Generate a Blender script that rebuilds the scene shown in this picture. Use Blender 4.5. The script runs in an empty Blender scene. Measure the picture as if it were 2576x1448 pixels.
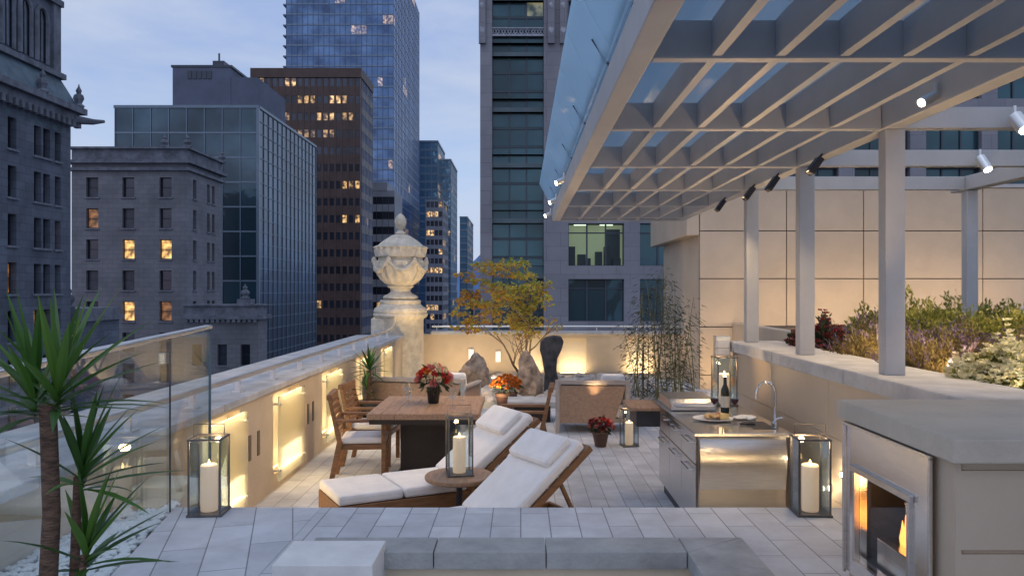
import bpy, bmesh, math, random
from mathutils import Vector, Matrix, noise
random.seed(11)
S=bpy.context.scene; C=S.collection
S.view_settings.view_transform='Standard'; S.view_settings.look='None'; S.view_settings.exposure=0
V=Vector; R=math.radians; U_=random.uniform
X=V((1,0,0)); Y=V((0,1,0)); Z=V((0,0,1))
# ------------------------------------------------------------------ materials
def new(name):
    m=bpy.data.materials.new(name); m.use_nodes=True
    n=m.node_tree.nodes; return m,n,m.node_tree.links,n['Principled BSDF']
def c4(c): return (c[0],c[1],c[2],1)
def mul(c,k): return tuple(min(1,x*k) for x in c)
def pm(name,col,rough=.6,metal=0,var=.2,scale=3,bump=0,bscale=40,emit=0,ecol=None,stretch=None,spec=.5):
    m,n,l,b=new(name)
    tc=n.new('ShaderNodeTexCoord'); co=tc.outputs['Object']
    if stretch:
        mp=n.new('ShaderNodeMapping'); mp.inputs['Scale'].default_value=stretch; l.new(co,mp.inputs[0]); co=mp.outputs[0]
    no=n.new('ShaderNodeTexNoise'); no.inputs['Scale'].default_value=scale; no.inputs['Detail'].default_value=6; no.inputs['Roughness'].default_value=.62
    l.new(co,no.inputs['Vector'])
    r=n.new('ShaderNodeValToRGB'); r.color_ramp.elements[0].position=.32; r.color_ramp.elements[1].position=.68
    r.color_ramp.elements[0].color=c4(mul(col,1-var)); r.color_ramp.elements[1].color=c4(mul(col,1+var))
    l.new(no.outputs['Fac'],r.inputs[0]); l.new(r.outputs[0],b.inputs['Base Color'])
    b.inputs['Roughness'].default_value=rough; b.inputs['Metallic'].default_value=metal
    b.inputs['Specular IOR Level'].default_value=spec
    if bump:
        n2=n.new('ShaderNodeTexNoise'); n2.inputs['Scale'].default_value=bscale; n2.inputs['Detail'].default_value=4; l.new(co,n2.inputs['Vector'])
        bp=n.new('ShaderNodeBump'); bp.inputs['Strength'].default_value=bump; bp.inputs['Distance'].default_value=.02
        l.new(n2.outputs['Fac'],bp.inputs['Height']); l.new(bp.outputs[0],b.inputs['Normal'])
    if emit:
        b.inputs['Emission Color'].default_value=c4(ecol or col); b.inputs['Emission Strength'].default_value=emit
    return m
def brick(name,c1,c2,mort,bw,rh,ms,floor=False,rot=0,rough=.75,bump=.4,var=.25,nscale=1.2,spec=.4):
    m,n,l,b=new(name)
    tc=n.new('ShaderNodeTexCoord')
    mp=n.new('ShaderNodeMapping')
    if floor:
        mp.inputs['Rotation'].default_value=(0,0,R(90)+rot); l.new(tc.outputs['Object'],mp.inputs[0])
    else:
        s=n.new('ShaderNodeSeparateXYZ'); l.new(tc.outputs['Object'],s.inputs[0])
        a=n.new('ShaderNodeMath'); l.new(s.outputs[0],a.inputs[0]); l.new(s.outputs[1],a.inputs[1])
        cb=n.new('ShaderNodeCombineXYZ'); l.new(a.outputs[0],cb.inputs[0]); l.new(s.outputs[2],cb.inputs[1]); l.new(cb.outputs[0],mp.inputs[0])
    bt=n.new('ShaderNodeTexBrick'); l.new(mp.outputs[0],bt.inputs['Vector'])
    bt.inputs['Color1'].default_value=c4(c1); bt.inputs['Color2'].default_value=c4(c2); bt.inputs['Mortar'].default_value=c4(mort)
    bt.inputs['Scale'].default_value=1; bt.inputs['Mortar Size'].default_value=ms; bt.inputs['Brick Width'].default_value=bw; bt.inputs['Row Height'].default_value=rh
    bt.inputs['Mortar Smooth'].default_value=.2
    no=n.new('ShaderNodeTexNoise'); no.inputs['Scale'].default_value=nscale; no.inputs['Detail'].default_value=8; no.inputs['Roughness'].default_value=.65; l.new(tc.outputs['Object'],no.inputs['Vector'])
    mr=n.new('ShaderNodeMapRange'); mr.inputs[1].default_value=.3; mr.inputs[2].default_value=.7; mr.inputs[3].default_value=1-var; mr.inputs[4].default_value=1+var*.6; l.new(no.outputs['Fac'],mr.inputs[0])
    mx=n.new('ShaderNodeVectorMath'); mx.operation='SCALE'; l.new(bt.outputs['Color'],mx.inputs[0]); l.new(mr.outputs[0],mx.inputs['Scale'])
    l.new(mx.outputs[0],b.inputs['Base Color']); b.inputs['Roughness'].default_value=rough; b.inputs['Specular IOR Level'].default_value=spec
    iv=n.new('ShaderNodeMath'); iv.operation='SUBTRACT'; iv.inputs[0].default_value=1; l.new(bt.outputs['Fac'],iv.inputs[1])
    n2=n.new('ShaderNodeTexNoise'); n2.inputs['Scale'].default_value=35; n2.inputs['Detail'].default_value=5; l.new(tc.outputs['Object'],n2.inputs['Vector'])
    ad=n.new('ShaderNodeMath'); ad.operation='MULTIPLY_ADD'; ad.inputs[1].default_value=.25; l.new(n2.outputs['Fac'],ad.inputs[0]); l.new(iv.outputs[0],ad.inputs[2])
    bp=n.new('ShaderNodeBump'); bp.inputs['Strength'].default_value=bump; bp.inputs['Distance'].default_value=.01; l.new(ad.outputs[0],bp.inputs['Height']); l.new(bp.outputs[0],b.inputs['Normal'])
    return m
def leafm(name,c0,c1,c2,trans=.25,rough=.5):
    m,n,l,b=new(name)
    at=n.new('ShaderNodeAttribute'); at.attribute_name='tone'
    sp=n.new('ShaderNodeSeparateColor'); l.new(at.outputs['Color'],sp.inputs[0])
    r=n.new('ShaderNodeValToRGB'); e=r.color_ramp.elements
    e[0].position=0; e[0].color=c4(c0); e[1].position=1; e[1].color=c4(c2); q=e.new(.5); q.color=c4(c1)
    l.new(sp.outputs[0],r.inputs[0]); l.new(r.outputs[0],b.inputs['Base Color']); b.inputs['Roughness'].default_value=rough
    t=n.new('ShaderNodeBsdfTranslucent'); l.new(r.outputs[0],t.inputs[0])
    mx=n.new('ShaderNodeMixShader'); mx.inputs[0].default_value=trans
    l.new(b.outputs[0],mx.inputs[1]); l.new(t.outputs[0],mx.inputs[2]); l.new(mx.outputs[0],n['Material Output'].inputs[0])
    return m
def thin_glass(name,tint=(.92,.96,.97),milk=0.0,milkcol=(.7,.8,.85),gl=.6,rough=.02):
    m,n,l,b=new(name); n.remove(b)
    tr=n.new('ShaderNodeBsdfTransparent'); tr.inputs[0].default_value=c4(tint)
    g=n.new('ShaderNodeBsdfGlossy'); g.inputs['Roughness'].default_value=rough; g.inputs[0].default_value=(.9,.95,1,1)
    base=tr.outputs[0]
    if milk:
        t=n.new('ShaderNodeBsdfTranslucent'); t.inputs[0].default_value=c4(milkcol)
        m1=n.new('ShaderNodeMixShader'); m1.inputs[0].default_value=milk; l.new(base,m1.inputs[1]); l.new(t.outputs[0],m1.inputs[2]); base=m1.outputs[0]
    f=n.new('ShaderNodeFresnel'); f.inputs[0].default_value=1.5
    k=n.new('ShaderNodeMath'); k.operation='MULTIPLY'; k.inputs[1].default_value=gl; k.use_clamp=True; l.new(f.outputs[0],k.inputs[0])
    mx=n.new('ShaderNodeMixShader'); l.new(k.outputs[0],mx.inputs[0]); l.new(base,mx.inputs[1]); l.new(g.outputs[0],mx.inputs[2])
    l.new(mx.outputs[0],n['Material Output'].inputs[0]); return m
def cglass(name,dark,light,refl,tint,lit=(1,.62,.28),ls=1.5,rough=.06):
    # facade glass: attribute tone: r = shade of pane, g = how lit the room behind is
    m,n,l,b=new(name)
    at=n.new('ShaderNodeAttribute'); at.attribute_name='tone'
    sp=n.new('ShaderNodeSeparateColor'); l.new(at.outputs['Color'],sp.inputs[0])
    mc=n.new('ShaderNodeMix'); mc.data_type='RGBA'; mc.inputs[6].default_value=c4(dark); mc.inputs[7].default_value=c4(light); l.new(sp.outputs[0],mc.inputs[0])
    l.new(mc.outputs[2],b.inputs['Base Color']); b.inputs['Roughness'].default_value=.3
    tc=n.new('ShaderNodeTexCoord')
    no=n.new('ShaderNodeTexNoise'); no.inputs['Scale'].default_value=1.3; no.inputs['Detail'].default_value=3; l.new(tc.outputs['Object'],no.inputs['Vector'])
    mr=n.new('ShaderNodeMapRange'); mr.inputs[1].default_value=.42; mr.inputs[2].default_value=.65; mr.inputs[3].default_value=.08; mr.inputs[4].default_value=1.2; l.new(no.outputs['Fac'],mr.inputs[0])
    k=n.new('ShaderNodeMath'); k.operation='MULTIPLY'; l.new(sp.outputs[1],k.inputs[0]); l.new(mr.outputs[0],k.inputs[1])
    k2=n.new('ShaderNodeMath'); k2.operation='MULTIPLY'; k2.inputs[1].default_value=ls; l.new(k.outputs[0],k2.inputs[0])
    b.inputs['Emission Color'].default_value=c4(lit); l.new(k2.outputs[0],b.inputs['Emission Strength'])
    g=n.new('ShaderNodeBsdfGlossy'); g.inputs[0].default_value=c4(tint); g.inputs['Roughness'].default_value=rough
    n3=n.new('ShaderNodeTexNoise'); n3.inputs['Scale'].default_value=.16; n3.inputs['Detail'].default_value=3; l.new(tc.outputs['Object'],n3.inputs['Vector'])
    bp=n.new('ShaderNodeBump'); bp.inputs['Strength'].default_value=.5; bp.inputs['Distance'].default_value=.5; l.new(n3.outputs['Fac'],bp.inputs['Height']); l.new(bp.outputs[0],g.inputs['Normal'])
    n4=n.new('ShaderNodeMapRange'); n4.inputs[1].default_value=.35; n4.inputs[2].default_value=.65; n4.inputs[3].default_value=refl*.3; n4.inputs[4].default_value=refl*1.4; l.new(n3.outputs['Fac'],n4.inputs[0])
    mx=n.new('ShaderNodeMixShader'); l.new(n4.outputs[0],mx.inputs[0]); l.new(b.outputs[0],mx.inputs[1]); l.new(g.outputs[0],mx.inputs[2]); l.new(mx.outputs[0],n['Material Output'].inputs[0])
    return m
def emis(name,col,st):
    m,n,l,b=new(name); b.inputs['Base Color'].default_value=c4(col); b.inputs['Emission Color'].default_value=c4(col); b.inputs['Emission Strength'].default_value=st; return m

M={}
M['paver']=brick('paver',(.62,.63,.655),(.51,.52,.55),(.25,.25,.27),.49,.163,.0036,floor=True,var=.26,nscale=2.2,bump=.5)
M['paver_skew']=brick('paver_skew',(.62,.63,.66),(.53,.54,.575),(.25,.25,.27),.72,.21,.0036,floor=True,rot=R(-16),var=.26,nscale=2.2,bump=.5)
M['stucco']=pm('stucco',(.57,.46,.33),.85,var=.12,scale=1.4,bump=.25,bscale=60)
M['stucco_pale']=pm('stucco_pale',(.68,.59,.44),.85,var=.08,scale=2,bump=.2,bscale=70)
M['coping']=pm('coping',(.48,.475,.475),.75,var=.2,scale=3.5,bump=.35,bscale=45)
M['coping_dark']=pm('coping_dark',(.36,.365,.36),.7,var=.26,scale=4,bump=.4,bscale=45)
M['concrete']=pm('concrete',(.54,.47,.38),.65,var=.14,scale=2.2,bump=.3,bscale=40)
M['panel']=pm('panel',(.52,.42,.315),.55,var=.09,scale=1.2,bump=.1)
M['white_stone']=pm('white_stone',(.76,.75,.73),.6,var=.1,scale=5,bump=.15)
M['urn']=pm('urn_stone',(.62,.55,.44),.8,var=.2,scale=7,bump=.6,bscale=35)
M['paint']=pm('pergola_paint',(.45,.45,.46),.5,var=.08,scale=2.5,bump=.05)
M['steel']=pm('brushed_steel',(.72,.69,.65),.24,metal=1,var=.08,scale=6,bump=.05,bscale=60,stretch=(1,1,14))
M['steel_bright']=pm('polished_steel',(.88,.85,.81),.17,metal=1,var=.05,scale=6,bump=.04,bscale=40,stretch=(1,1,10))
M['chrome']=pm('chrome',(.75,.75,.77),.12,metal=1,var=.03)
M['railm']=pm('rail_metal',(.76,.75,.73),.38,metal=1,var=.08)
M['dark']=pm('dark_metal',(.03,.03,.035),.45,var=.2,bump=.1)
M['slot']=pm('slot_grille',(.14,.11,.085),.6,var=.2)
M['bronze']=pm('lantern_metal',(.17,.16,.155),.42,metal=.85,var=.2,scale=12,bump=.1)
M['teak']=pm('teak',(.22,.105,.045),.5,var=.32,scale=5,bump=.15,bscale=25,stretch=(1,9,9))
M['teak_x']=pm('teak_table',(.34,.21,.13),.5,var=.28,scale=5,bump=.12,bscale=25,stretch=(9,1,9))
M['darkwood']=pm('dark_wood',(.02,.013,.011),.5,var=.3,scale=6,bump=.1)
M['cushion']=pm('white_cushion',(.80,.77,.75),.9,var=.06,scale=6,bump=.35,bscale=14)
M['tan']=pm('tan_weave',(.36,.24,.165),.8,var=.18,scale=30,bump=.3,bscale=140)
M['taupe']=pm('taupe_fabric',(.40,.35,.32),.9,var=.1,scale=10,bump=.25,bscale=120)
M['candle']=pm('candle_wax',(.88,.76,.62),.5,var=.05,emit=.30,ecol=(1,.60,.32))
M['flame']=emis('flame',(1,.6,.22),10)
M['fire']=emis('fire_flame',(1,.40,.09),2.4)
M['lens']=emis('lamp_lens',(1,.88,.66),20)
M['glow']=emis('light_strip',(1,.80,.46),2)
M['sconce']=emis('sconce_plate',(1,.93,.85),.5)
M['office_wall_glow']=emis('office_wall_glow',(.62,.60,.36),.30)  # the wall is no lamp; its glow stands in for room light on it
M['office_light']=emis('office_light',(1,.95,.72),2.0)
M['glass']=thin_glass('clear_glass')
M['fire_glass']=thin_glass('fire_glass',(.93,.93,.92),gl=.12)
M['office_glass']=thin_glass('office_glass',(.62,.80,.80),gl=.5)
M['rail_glass']=thin_glass('railing_glass',(.95,.99,.995),gl=.24,rough=.005)
M['frost']=thin_glass('frosted_glass',(.95,.97,.92),milk=.35,milkcol=(.95,.92,.80),gl=.5,rough=.1)
M['roofglass']=thin_glass('roof_glass',(.66,.74,.78),milk=.66,milkcol=(.44,.56,.66),gl=.6,rough=.05)
M['fasciaglass']=thin_glass('fascia_glass',(.78,.90,.95),milk=.62,milkcol=(.68,.83,.94),gl=.45,rough=.03)  # pale milk colour stands in for sky and cloud reflected in the panes
M['soil']=pm('soil',(.05,.035,.025),.95,var=.4,scale=20,bump=.5)
M['trunk']=pm('bark',(.17,.12,.08),.9,var=.35,scale=18,bump=.6,bscale=60)
M['yuccabark']=pm('yucca_bark',(.19,.115,.08),.95,var=.5,scale=22,bump=.9,bscale=50,stretch=(1,1,4))
M['culm']=pm('bamboo_culm',(.16,.15,.07),.5,var=.25,scale=8)
M['rock']=pm('rock',(.36,.27,.20),.85,var=.55,scale=7,bump=.9,bscale=14)
M['rockdark']=pm('dark_rock',(.06,.055,.055),.55,var=.6,scale=7,bump=.7,bscale=10)
M['rockpale']=pm('pale_rock',(.48,.43,.39),.85,var=.35,scale=7,bump=.7,bscale=14)
M['terracotta']=pm('pot_clay',(.12,.06,.04),.6,var=.25,scale=8)
M['blackpot']=pm('black_vase',(.015,.015,.015),.2,var=.1)
M['bottle']=pm('bottle_glass',(.012,.016,.012),.06,var=.1)
M['label']=pm('bottle_label',(.6,.56,.48),.7,var=.1)
M['wine']=pm('red_wine',(.09,.006,.012),.1,var=.1)
M['china']=pm('china',(.8,.79,.77),.25,var=.02)
M['napkin']=pm('napkin',(.78,.77,.76),.9,var=.05,bump=.2)
M['bread']=pm('bread',(.55,.36,.17),.8,var=.3,scale=20)
M['fruit']=pm('fruit',(.5,.10,.05),.35,var=.3,scale=20)
M['cheese']=pm('cheese',(.75,.58,.25),.6,var=.1)
M['yucca']=leafm('yucca_leaf',(.025,.065,.016),(.06,.16,.025),(.16,.30,.05),.2,.38)
M['maple']=leafm('maple_leaf',(.46,.20,.02),(.44,.34,.055),(.36,.42,.085),.4)
M['bamboo']=leafm('bamboo_leaf',(.018,.024,.010),(.05,.058,.022),(.13,.13,.055),.3)
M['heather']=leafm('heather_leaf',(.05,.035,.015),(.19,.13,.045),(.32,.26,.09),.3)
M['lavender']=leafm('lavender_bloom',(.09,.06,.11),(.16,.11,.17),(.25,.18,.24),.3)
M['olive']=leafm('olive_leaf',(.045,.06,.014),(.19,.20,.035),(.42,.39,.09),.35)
M['yellowfl']=leafm('yellow_bloom',(.60,.53,.26),(.78,.71,.44),(.88,.83,.62),.3)
M['mumleaf']=leafm('dark_foliage',(.015,.025,.01),(.04,.065,.025),(.08,.11,.04),.2)
for nm,a in (('red',(.55,.03,.025)),('orange',(.70,.20,.02)),('cream',(.80,.70,.48)),('pink',(.66,.22,.2)),('maroon',(.26,.03,.04))):
    M['fl_'+nm]=leafm('petal_'+nm,mul(a,.6),a,mul(a,1.3),.3)
M['stoneA']=brick('tower_stone',(.155,.18,.23),(.12,.14,.185),(.07,.085,.12),1.1,.5,.015,var=.45,nscale=.35,bump=.3)
M['stoneB']=brick('hotel_stone',(.235,.235,.265),(.20,.205,.235),(.13,.135,.16),1.0,.45,.015,var=.3,nscale=.3,bump=.3)
M['trim']=pm('stone_trim',(.17,.185,.225),.85,var=.4,scale=1.2,bump=.4,bscale=6)
M['copper']=pm('cornice_slate',(.11,.16,.20),.7,var=.3,scale=1)
M['penthouse']=pm('penthouse_cladding',(.11,.13,.185),.8,var=.15,scale=.3)
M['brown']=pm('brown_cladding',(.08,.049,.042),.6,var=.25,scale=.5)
M['brown_skylit']=pm('brown_cladding_skylit',(.18,.16,.17),.5,var=.15,scale=.4)  # same cladding, with sky light on the side face put into a paler colour
M['towerconc']=brick('tower_concrete',(.28,.275,.31),(.245,.245,.28),(.145,.15,.175),2.1,1.05,.014,var=.22,nscale=.25,bump=.2)
M['mull']=pm('mullion_pale',(.17,.23,.30),.4,metal=.3,var=.1,scale=.5)
M['mulld']=pm('mullion_dark',(.045,.06,.085),.4,var=.1,scale=.5)
M['mullblue']=pm('mullion_blue',(.06,.12,.26),.4,var=.15,scale=.2)
M['tealspan']=pm('teal_spandrel',(.018,.05,.065),.35,var=.2,scale=.6)
M['tealband']=pm('teal_floor_band',(.09,.135,.16),.4,var=.2,scale=.6)
M['whiteband']=pm('white_band',(.27,.28,.32),.7,var=.15,scale=.3)
M['fret']=pm('fretwork',(.36,.38,.44),.6,var=.2)
M['winframe']=pm('window_frame',(.03,.03,.04),.5,var=.2)
M['pane']=cglass('pane_dark',(.004,.007,.014),(.02,.03,.05),.06,(.5,.65,.95))
M['paneblind']=pm('pane_blind',(.045,.055,.085),.35,var=.35,scale=1.5)
def lit_pane(name,col,st):
    m,n,l,b=new(name); tc=n.new('ShaderNodeTexCoord'); no=n.new('ShaderNodeTexNoise'); no.inputs['Scale'].default_value=1.9; l.new(tc.outputs['Object'],no.inputs['Vector'])
    mr=n.new('ShaderNodeMapRange'); mr.inputs[1].default_value=.35; mr.inputs[2].default_value=.68; mr.inputs[3].default_value=st*.12; mr.inputs[4].default_value=st; l.new(no.outputs['Fac'],mr.inputs[0])
    b.inputs['Base Color'].default_value=(.1,.07,.04,1); b.inputs['Emission Color'].default_value=c4(col); l.new(mr.outputs[0],b.inputs['Emission Strength']); b.inputs['Roughness'].default_value=.2; return m
M['panelit']=lit_pane('pane_lit',(1,.56,.18),1.7)
M['panedim']=lit_pane('pane_dim',(1,.42,.14),.32)
M['gB']=cglass('glass_dark_teal',(.003,.014,.025),(.012,.045,.068),.075,(.42,.74,1),ls=.5)
M['gBside']=cglass('glass_side',(.006,.016,.036),(.02,.042,.082),.08,(.45,.70,1))
M['gBrown']=cglass('glass_brown_tower',(.006,.007,.012),(.02,.025,.04),.06,(.5,.65,.95),lit=(1,.60,.25),ls=1.8)
M['gBlue']=cglass('glass_blue_tower',(.012,.035,.11),(.035,.085,.21),.22,(.36,.6,1),lit=(1,.66,.36),ls=1.2)
M['gTeal']=cglass('glass_teal_bay',(.002,.014,.020),(.014,.055,.072),.06,(.36,.82,1),lit=(.9,.85,.5),ls=.3)
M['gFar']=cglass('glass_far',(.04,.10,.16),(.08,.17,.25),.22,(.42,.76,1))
M['street']=pm('street',(.03,.033,.045),.8,var=.3,scale=.05)
M['hill']=pm('hill',(.12,.22,.44),1,var=.15,scale=.01)  # blue of the distance haze is put into the base colour
# ------------------------------------------------------------------ mesh helpers
class MB:
    def __init__(s): s.bm=bmesh.new()
    def quad(s,*p):
        try: return s.bm.faces.new([s.bm.verts.new(q) for q in p])
        except ValueError: pass
    def hexa(s,c):
        v=[s.bm.verts.new(q) for q in c]
        for f in ((0,3,2,1),(4,5,6,7),(0,1,5,4),(1,2,6,5),(2,3,7,6),(3,0,4,7)): s.bm.faces.new([v[i] for i in f])
        return s
    def box(s,x0,x1,y0,y1,z0,z1): return s.hexa([(x0,y0,z0),(x1,y0,z0),(x1,y1,z0),(x0,y1,z0),(x0,y0,z1),(x1,y0,z1),(x1,y1,z1),(x0,y1,z1)])
    def obox(s,mat,sx,sy,sz):
        c=[mat@V((a*sx/2,b*sy/2,c*sz/2)) for a,b,c in ((-1,-1,-1),(1,-1,-1),(1,1,-1),(-1,1,-1),(-1,-1,1),(1,-1,1),(1,1,1),(-1,1,1))]
        return s.hexa(c)
    def bar(s,p,q,w,h=None):   # square bar between two points
        p=V(p);q=V(q);d=q-p; h=h or w
        m=Matrix.Translation((p+q)/2)@d.to_track_quat('X','Z').to_matrix().to_4x4()
        return s.obox(m,d.length,w,h)
    def tube(s,pts,rad,seg=8):
        pts=[V(p) for p in pts]; rings=[]
        if not hasattr(rad,'__len__'): rad=[rad]*len(pts)
        for i,p in enumerate(pts):
            t=(pts[min(i+1,len(pts)-1)]-pts[max(i-1,0)]).normalized()
            a=t.cross(V((.31,.17,.93)) if abs(t.z)<.9 else V((1,0,0))).normalized(); b=t.cross(a)
            rings.append([s.bm.verts.new(p+(a*math.cos(k*2*math.pi/seg)+b*math.sin(k*2*math.pi/seg))*rad[i]) for k in range(seg)])
        for A,B in zip(rings,rings[1:]):
            for k in range(seg): s.bm.faces.new((A[k],A[(k+1)%seg],B[(k+1)%seg],B[k]))
        s.bm.faces.new(rings[0][::-1]); s.bm.faces.new(rings[-1]); return s
    def lathe(s,prof,cx=0,cy=0,seg=32,rf=None):
        rings=[]
        for r,z in prof:
            rings.append([s.bm.verts.new((cx+(rf(a,r,z) if rf else r)*math.cos(a),cy+(rf(a,r,z) if rf else r)*math.sin(a),z)) for a in [k*2*math.pi/seg for k in range(seg)]])
        for A,B in zip(rings,rings[1:]):
            for k in range(seg): s.bm.faces.new((A[k],A[(k+1)%seg],B[(k+1)%seg],B[k]))
        s.bm.faces.new(rings[0][::-1]); s.bm.faces.new(rings[-1]); return s
    def prism(s,poly,axis,a0,a1):  # poly in the plane across axis
        def P(u,v,a): return {'x':(a,u,v),'y':(u,a,v),'z':(u,v,a)}[axis]
        A=[s.bm.verts.new(P(u,v,a0)) for u,v in poly]; B=[s.bm.verts.new(P(u,v,a1)) for u,v in poly]; n=len(poly)
        for k in range(n): s.bm.faces.new((A[k],A[(k+1)%n],B[(k+1)%n],B[k]))
        s.bm.faces.new(A[::-1]); s.bm.faces.new(B); return s
    def rock(s,c,sc,seed=0,rough=.22,sub=3,cutn=11,lo=.55,hi=.95):
        rn=random.Random(seed); ks=[(V((rn.gauss(0,1),rn.gauss(0,1),rn.gauss(0,.8))).normalized(),rn.uniform(lo,hi)) for _ in range(cutn)]
        r=bmesh.ops.create_icosphere(s.bm,subdivisions=sub,radius=1); o_=V((seed*3.1,seed*1.7,0))
        for v in r['verts']:
            p=v.co.copy(); q=p.copy()
            for n_,d in ks:
                e=p.dot(n_)-d
                if e>0: p-=n_*e*.95
            p*=1+rough*(.5*noise.noise(q*1.6+o_)+.25*noise.noise(q*5+o_)+.12*noise.noise(q*12+o_))
            v.co=V((c[0]+p.x*sc[0],c[1]+p.y*sc[1],c[2]+p.z*sc[2]))
        return s
    def facade(s,O,U,N,us,vs,holes,depth):
        O=V(O)
        for i in range(len(us)-1):
            for j in range(len(vs)-1):
                a,b,c,d=[O+U*u+Z*v for u,v in ((us[i],vs[j]),(us[i+1],vs[j]),(us[i+1],vs[j+1]),(us[i],vs[j+1]))]
                if (i,j) in holes:
                    n=N*depth
                    for p,q in ((a,b),(b,c),(c,d),(d,a)): s.quad(p,q,q+n,p+n)
                else: s.quad(a,b,c,d)
        return s
    def build(s,name,mat,parent=None,bev=0,smooth=False,recalc=True):
        if recalc: bmesh.ops.recalc_face_normals(s.bm,faces=s.bm.faces)
        me=bpy.data.meshes.new(name); s.bm.to_mesh(me); s.bm.free()
        return link(name,me,mat,parent,bev,smooth)
def link(name,me,mat,parent=None,bev=0,smooth=False):
    if mat and not me.materials: me.materials.append(mat)
    if smooth:
        for p in me.polygons: p.use_smooth=True
        me.set_sharp_from_angle(angle=R(38))
    o=bpy.data.objects.new(name,me); C.objects.link(o)
    if bev:
        b=o.modifiers.new('bevel','BEVEL'); b.width=bev; b.segments=2; b.limit_method='ANGLE'; b.angle_limit=R(35)
    if parent:
        o.parent=parent
        if parent.parent is None: o.matrix_parent_inverse=Matrix.Translation(-parent.location)
    return o
def thing(name,label,cat,loc=(0,0,0),group=None):
    o=bpy.data.objects.new(name,None); C.objects.link(o); o.location=loc; o.empty_display_size=.2
    return tag(o,label,cat,group)
def tag(o,label,cat,group=None):
    o['label']=label; o['category']=cat
    if group: o['group']=group
    return o
def kind(o,k): o['kind']=k; return o
def dup(src,loc,rz=0,label=None,sc=1):
    def cp(o,par):
        c=o.copy(); C.objects.link(c)
        if par: c.parent=par
        for ch in list(o.children): cp(ch,c)
        return c
    r=cp(src,None); r.location=loc; r.rotation_euler=(0,0,rz); r.scale=(sc,)*3
    if label: r['label']=label
    return r
class LF:   # many leaf faces, shade per face
    def __init__(s): s.v=[];s.f=[];s.t=[]
    def leaf(s,p,d,L,W,tone,up=None):
        p=V(p);d=V(d).normalized(); n=V((U_(-1,1),U_(-1,1),U_(-1,1))) if up is None else up
        a=d.cross(n)
        if a.length<1e-4: a=d.cross(V((1,.3,.2)))
        a.normalize(); b=a.cross(d); i=len(s.v)
        s.v+=[p,p+d*L*.45+a*W*.5+b*L*.06,p+d*L,p+d*L*.45-a*W*.5+b*L*.06]; s.f.append((i,i+1,i+2,i+3)); s.t.append(tone)
    def strip(s,p,d,L,W,droop,tone,seg=5,base=.5):
        p=V(p);d=V(d).normalized(); a=d.cross(Z)
        if a.length<.05: a=V((1,0,0))
        a.normalize(); i=len(s.v)
        for k in range(seg+1):
            t=k/seg; w=W*.5*(base+(1-base)*min(1,t*3))*(1-max(0,t-.45)/.55)**.8
            n=a.cross(d).normalized()
            s.v+=[p+a*w+n*w*.35,p-n*0,p-a*w+n*w*.35]
            d=(d+V((0,0,-droop/seg))).normalized(); p=p+d*(L/seg)
        for k in range(seg):
            q=i+3*k
            s.f+=[(q,q+1,q+4,q+3),(q+1,q+2,q+5,q+4)]; s.t+=[tone,tone*.85]
    def build(s,name,mat,parent=None):
        me=bpy.data.meshes.new(name); me.from_pydata([tuple(x) for x in s.v],[],s.f)
        at=me.color_attributes.new('tone','FLOAT_COLOR','CORNER'); buf=[]
        for f,t in zip(s.f,s.t): buf+=[t,0,0,1]*len(f)
        at.data.foreach_set('color',buf)
        return link(name,me,mat,parent)
def lamp(kind_,name,loc,energy,col=(1,.68,.33),size=.1,aim=None,spot=60,blend=.6,sy=None):
    d=bpy.data.lights.new(name,kind_); d.energy=energy; d.color=col
    if kind_=='AREA':
        d.size=size
        if sy: d.shape='RECTANGLE'; d.size_y=sy
    else: d.shadow_soft_size=size
    if kind_=='SPOT': d.spot_size=R(spot); d.spot_blend=blend
    o=bpy.data.objects.new(name,d); C.objects.link(o); o.location=loc
    if aim is not None: o.rotation_euler=(V(aim)-V(loc)).to_track_quat('-Z','Y').to_euler()
    return o
ZU=.69; EDGE=4.79
# ------------------------------------------------------------------ camera and sky
cam=bpy.data.cameras.new('camera'); co=bpy.data.objects.new('camera',cam); C.objects.link(co); S.camera=co
co.location=(0,0,2); co.rotation_euler=(R(90),0,0); cam.lens=27.95; cam.sensor_width=36; cam.shift_x=-.0085; cam.shift_y=.0016; cam.clip_end=9000; cam.clip_start=.05
w=bpy.data.worlds.new('World'); S.world=w; w.use_nodes=True; n=w.node_tree.nodes; l=w.node_tree.links
bg=n['Background']
sky=n.new('ShaderNodeTexSky'); sky.sky_type='NISHITA'; sky.sun_disc=False; sky.sun_elevation=R(1.5); sky.sun_rotation=R(200)
tc=n.new('ShaderNodeTexCoord'); sx=n.new('ShaderNodeSeparateXYZ'); l.new(tc.outputs['Generated'],sx.inputs[0])
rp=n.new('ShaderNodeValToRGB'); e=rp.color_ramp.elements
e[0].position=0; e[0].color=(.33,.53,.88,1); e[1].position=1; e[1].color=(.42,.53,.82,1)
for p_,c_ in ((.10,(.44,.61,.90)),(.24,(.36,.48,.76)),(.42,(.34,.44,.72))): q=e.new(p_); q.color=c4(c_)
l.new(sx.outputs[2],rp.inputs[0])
mp=n.new('ShaderNodeMapping'); mp.inputs['Scale'].default_value=(1.6,1.6,6.5); mp.inputs['Location'].default_value=(.3,.1,.9); l.new(tc.outputs['Generated'],mp.inputs[0])
no=n.new('ShaderNodeTexNoise'); no.inputs['Scale'].default_value=1.5; no.inputs['Detail'].default_value=7; no.inputs['Roughness'].default_value=.55; no.inputs['Distortion'].default_value=.4; l.new(mp.outputs[0],no.inputs['Vector'])
cr=n.new('ShaderNodeMapRange'); cr.inputs[1].default_value=.34; cr.inputs[2].default_value=.60; cr.inputs[3].default_value=0; cr.inputs[4].default_value=.95; l.new(no.outputs['Fac'],cr.inputs[0])
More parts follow.
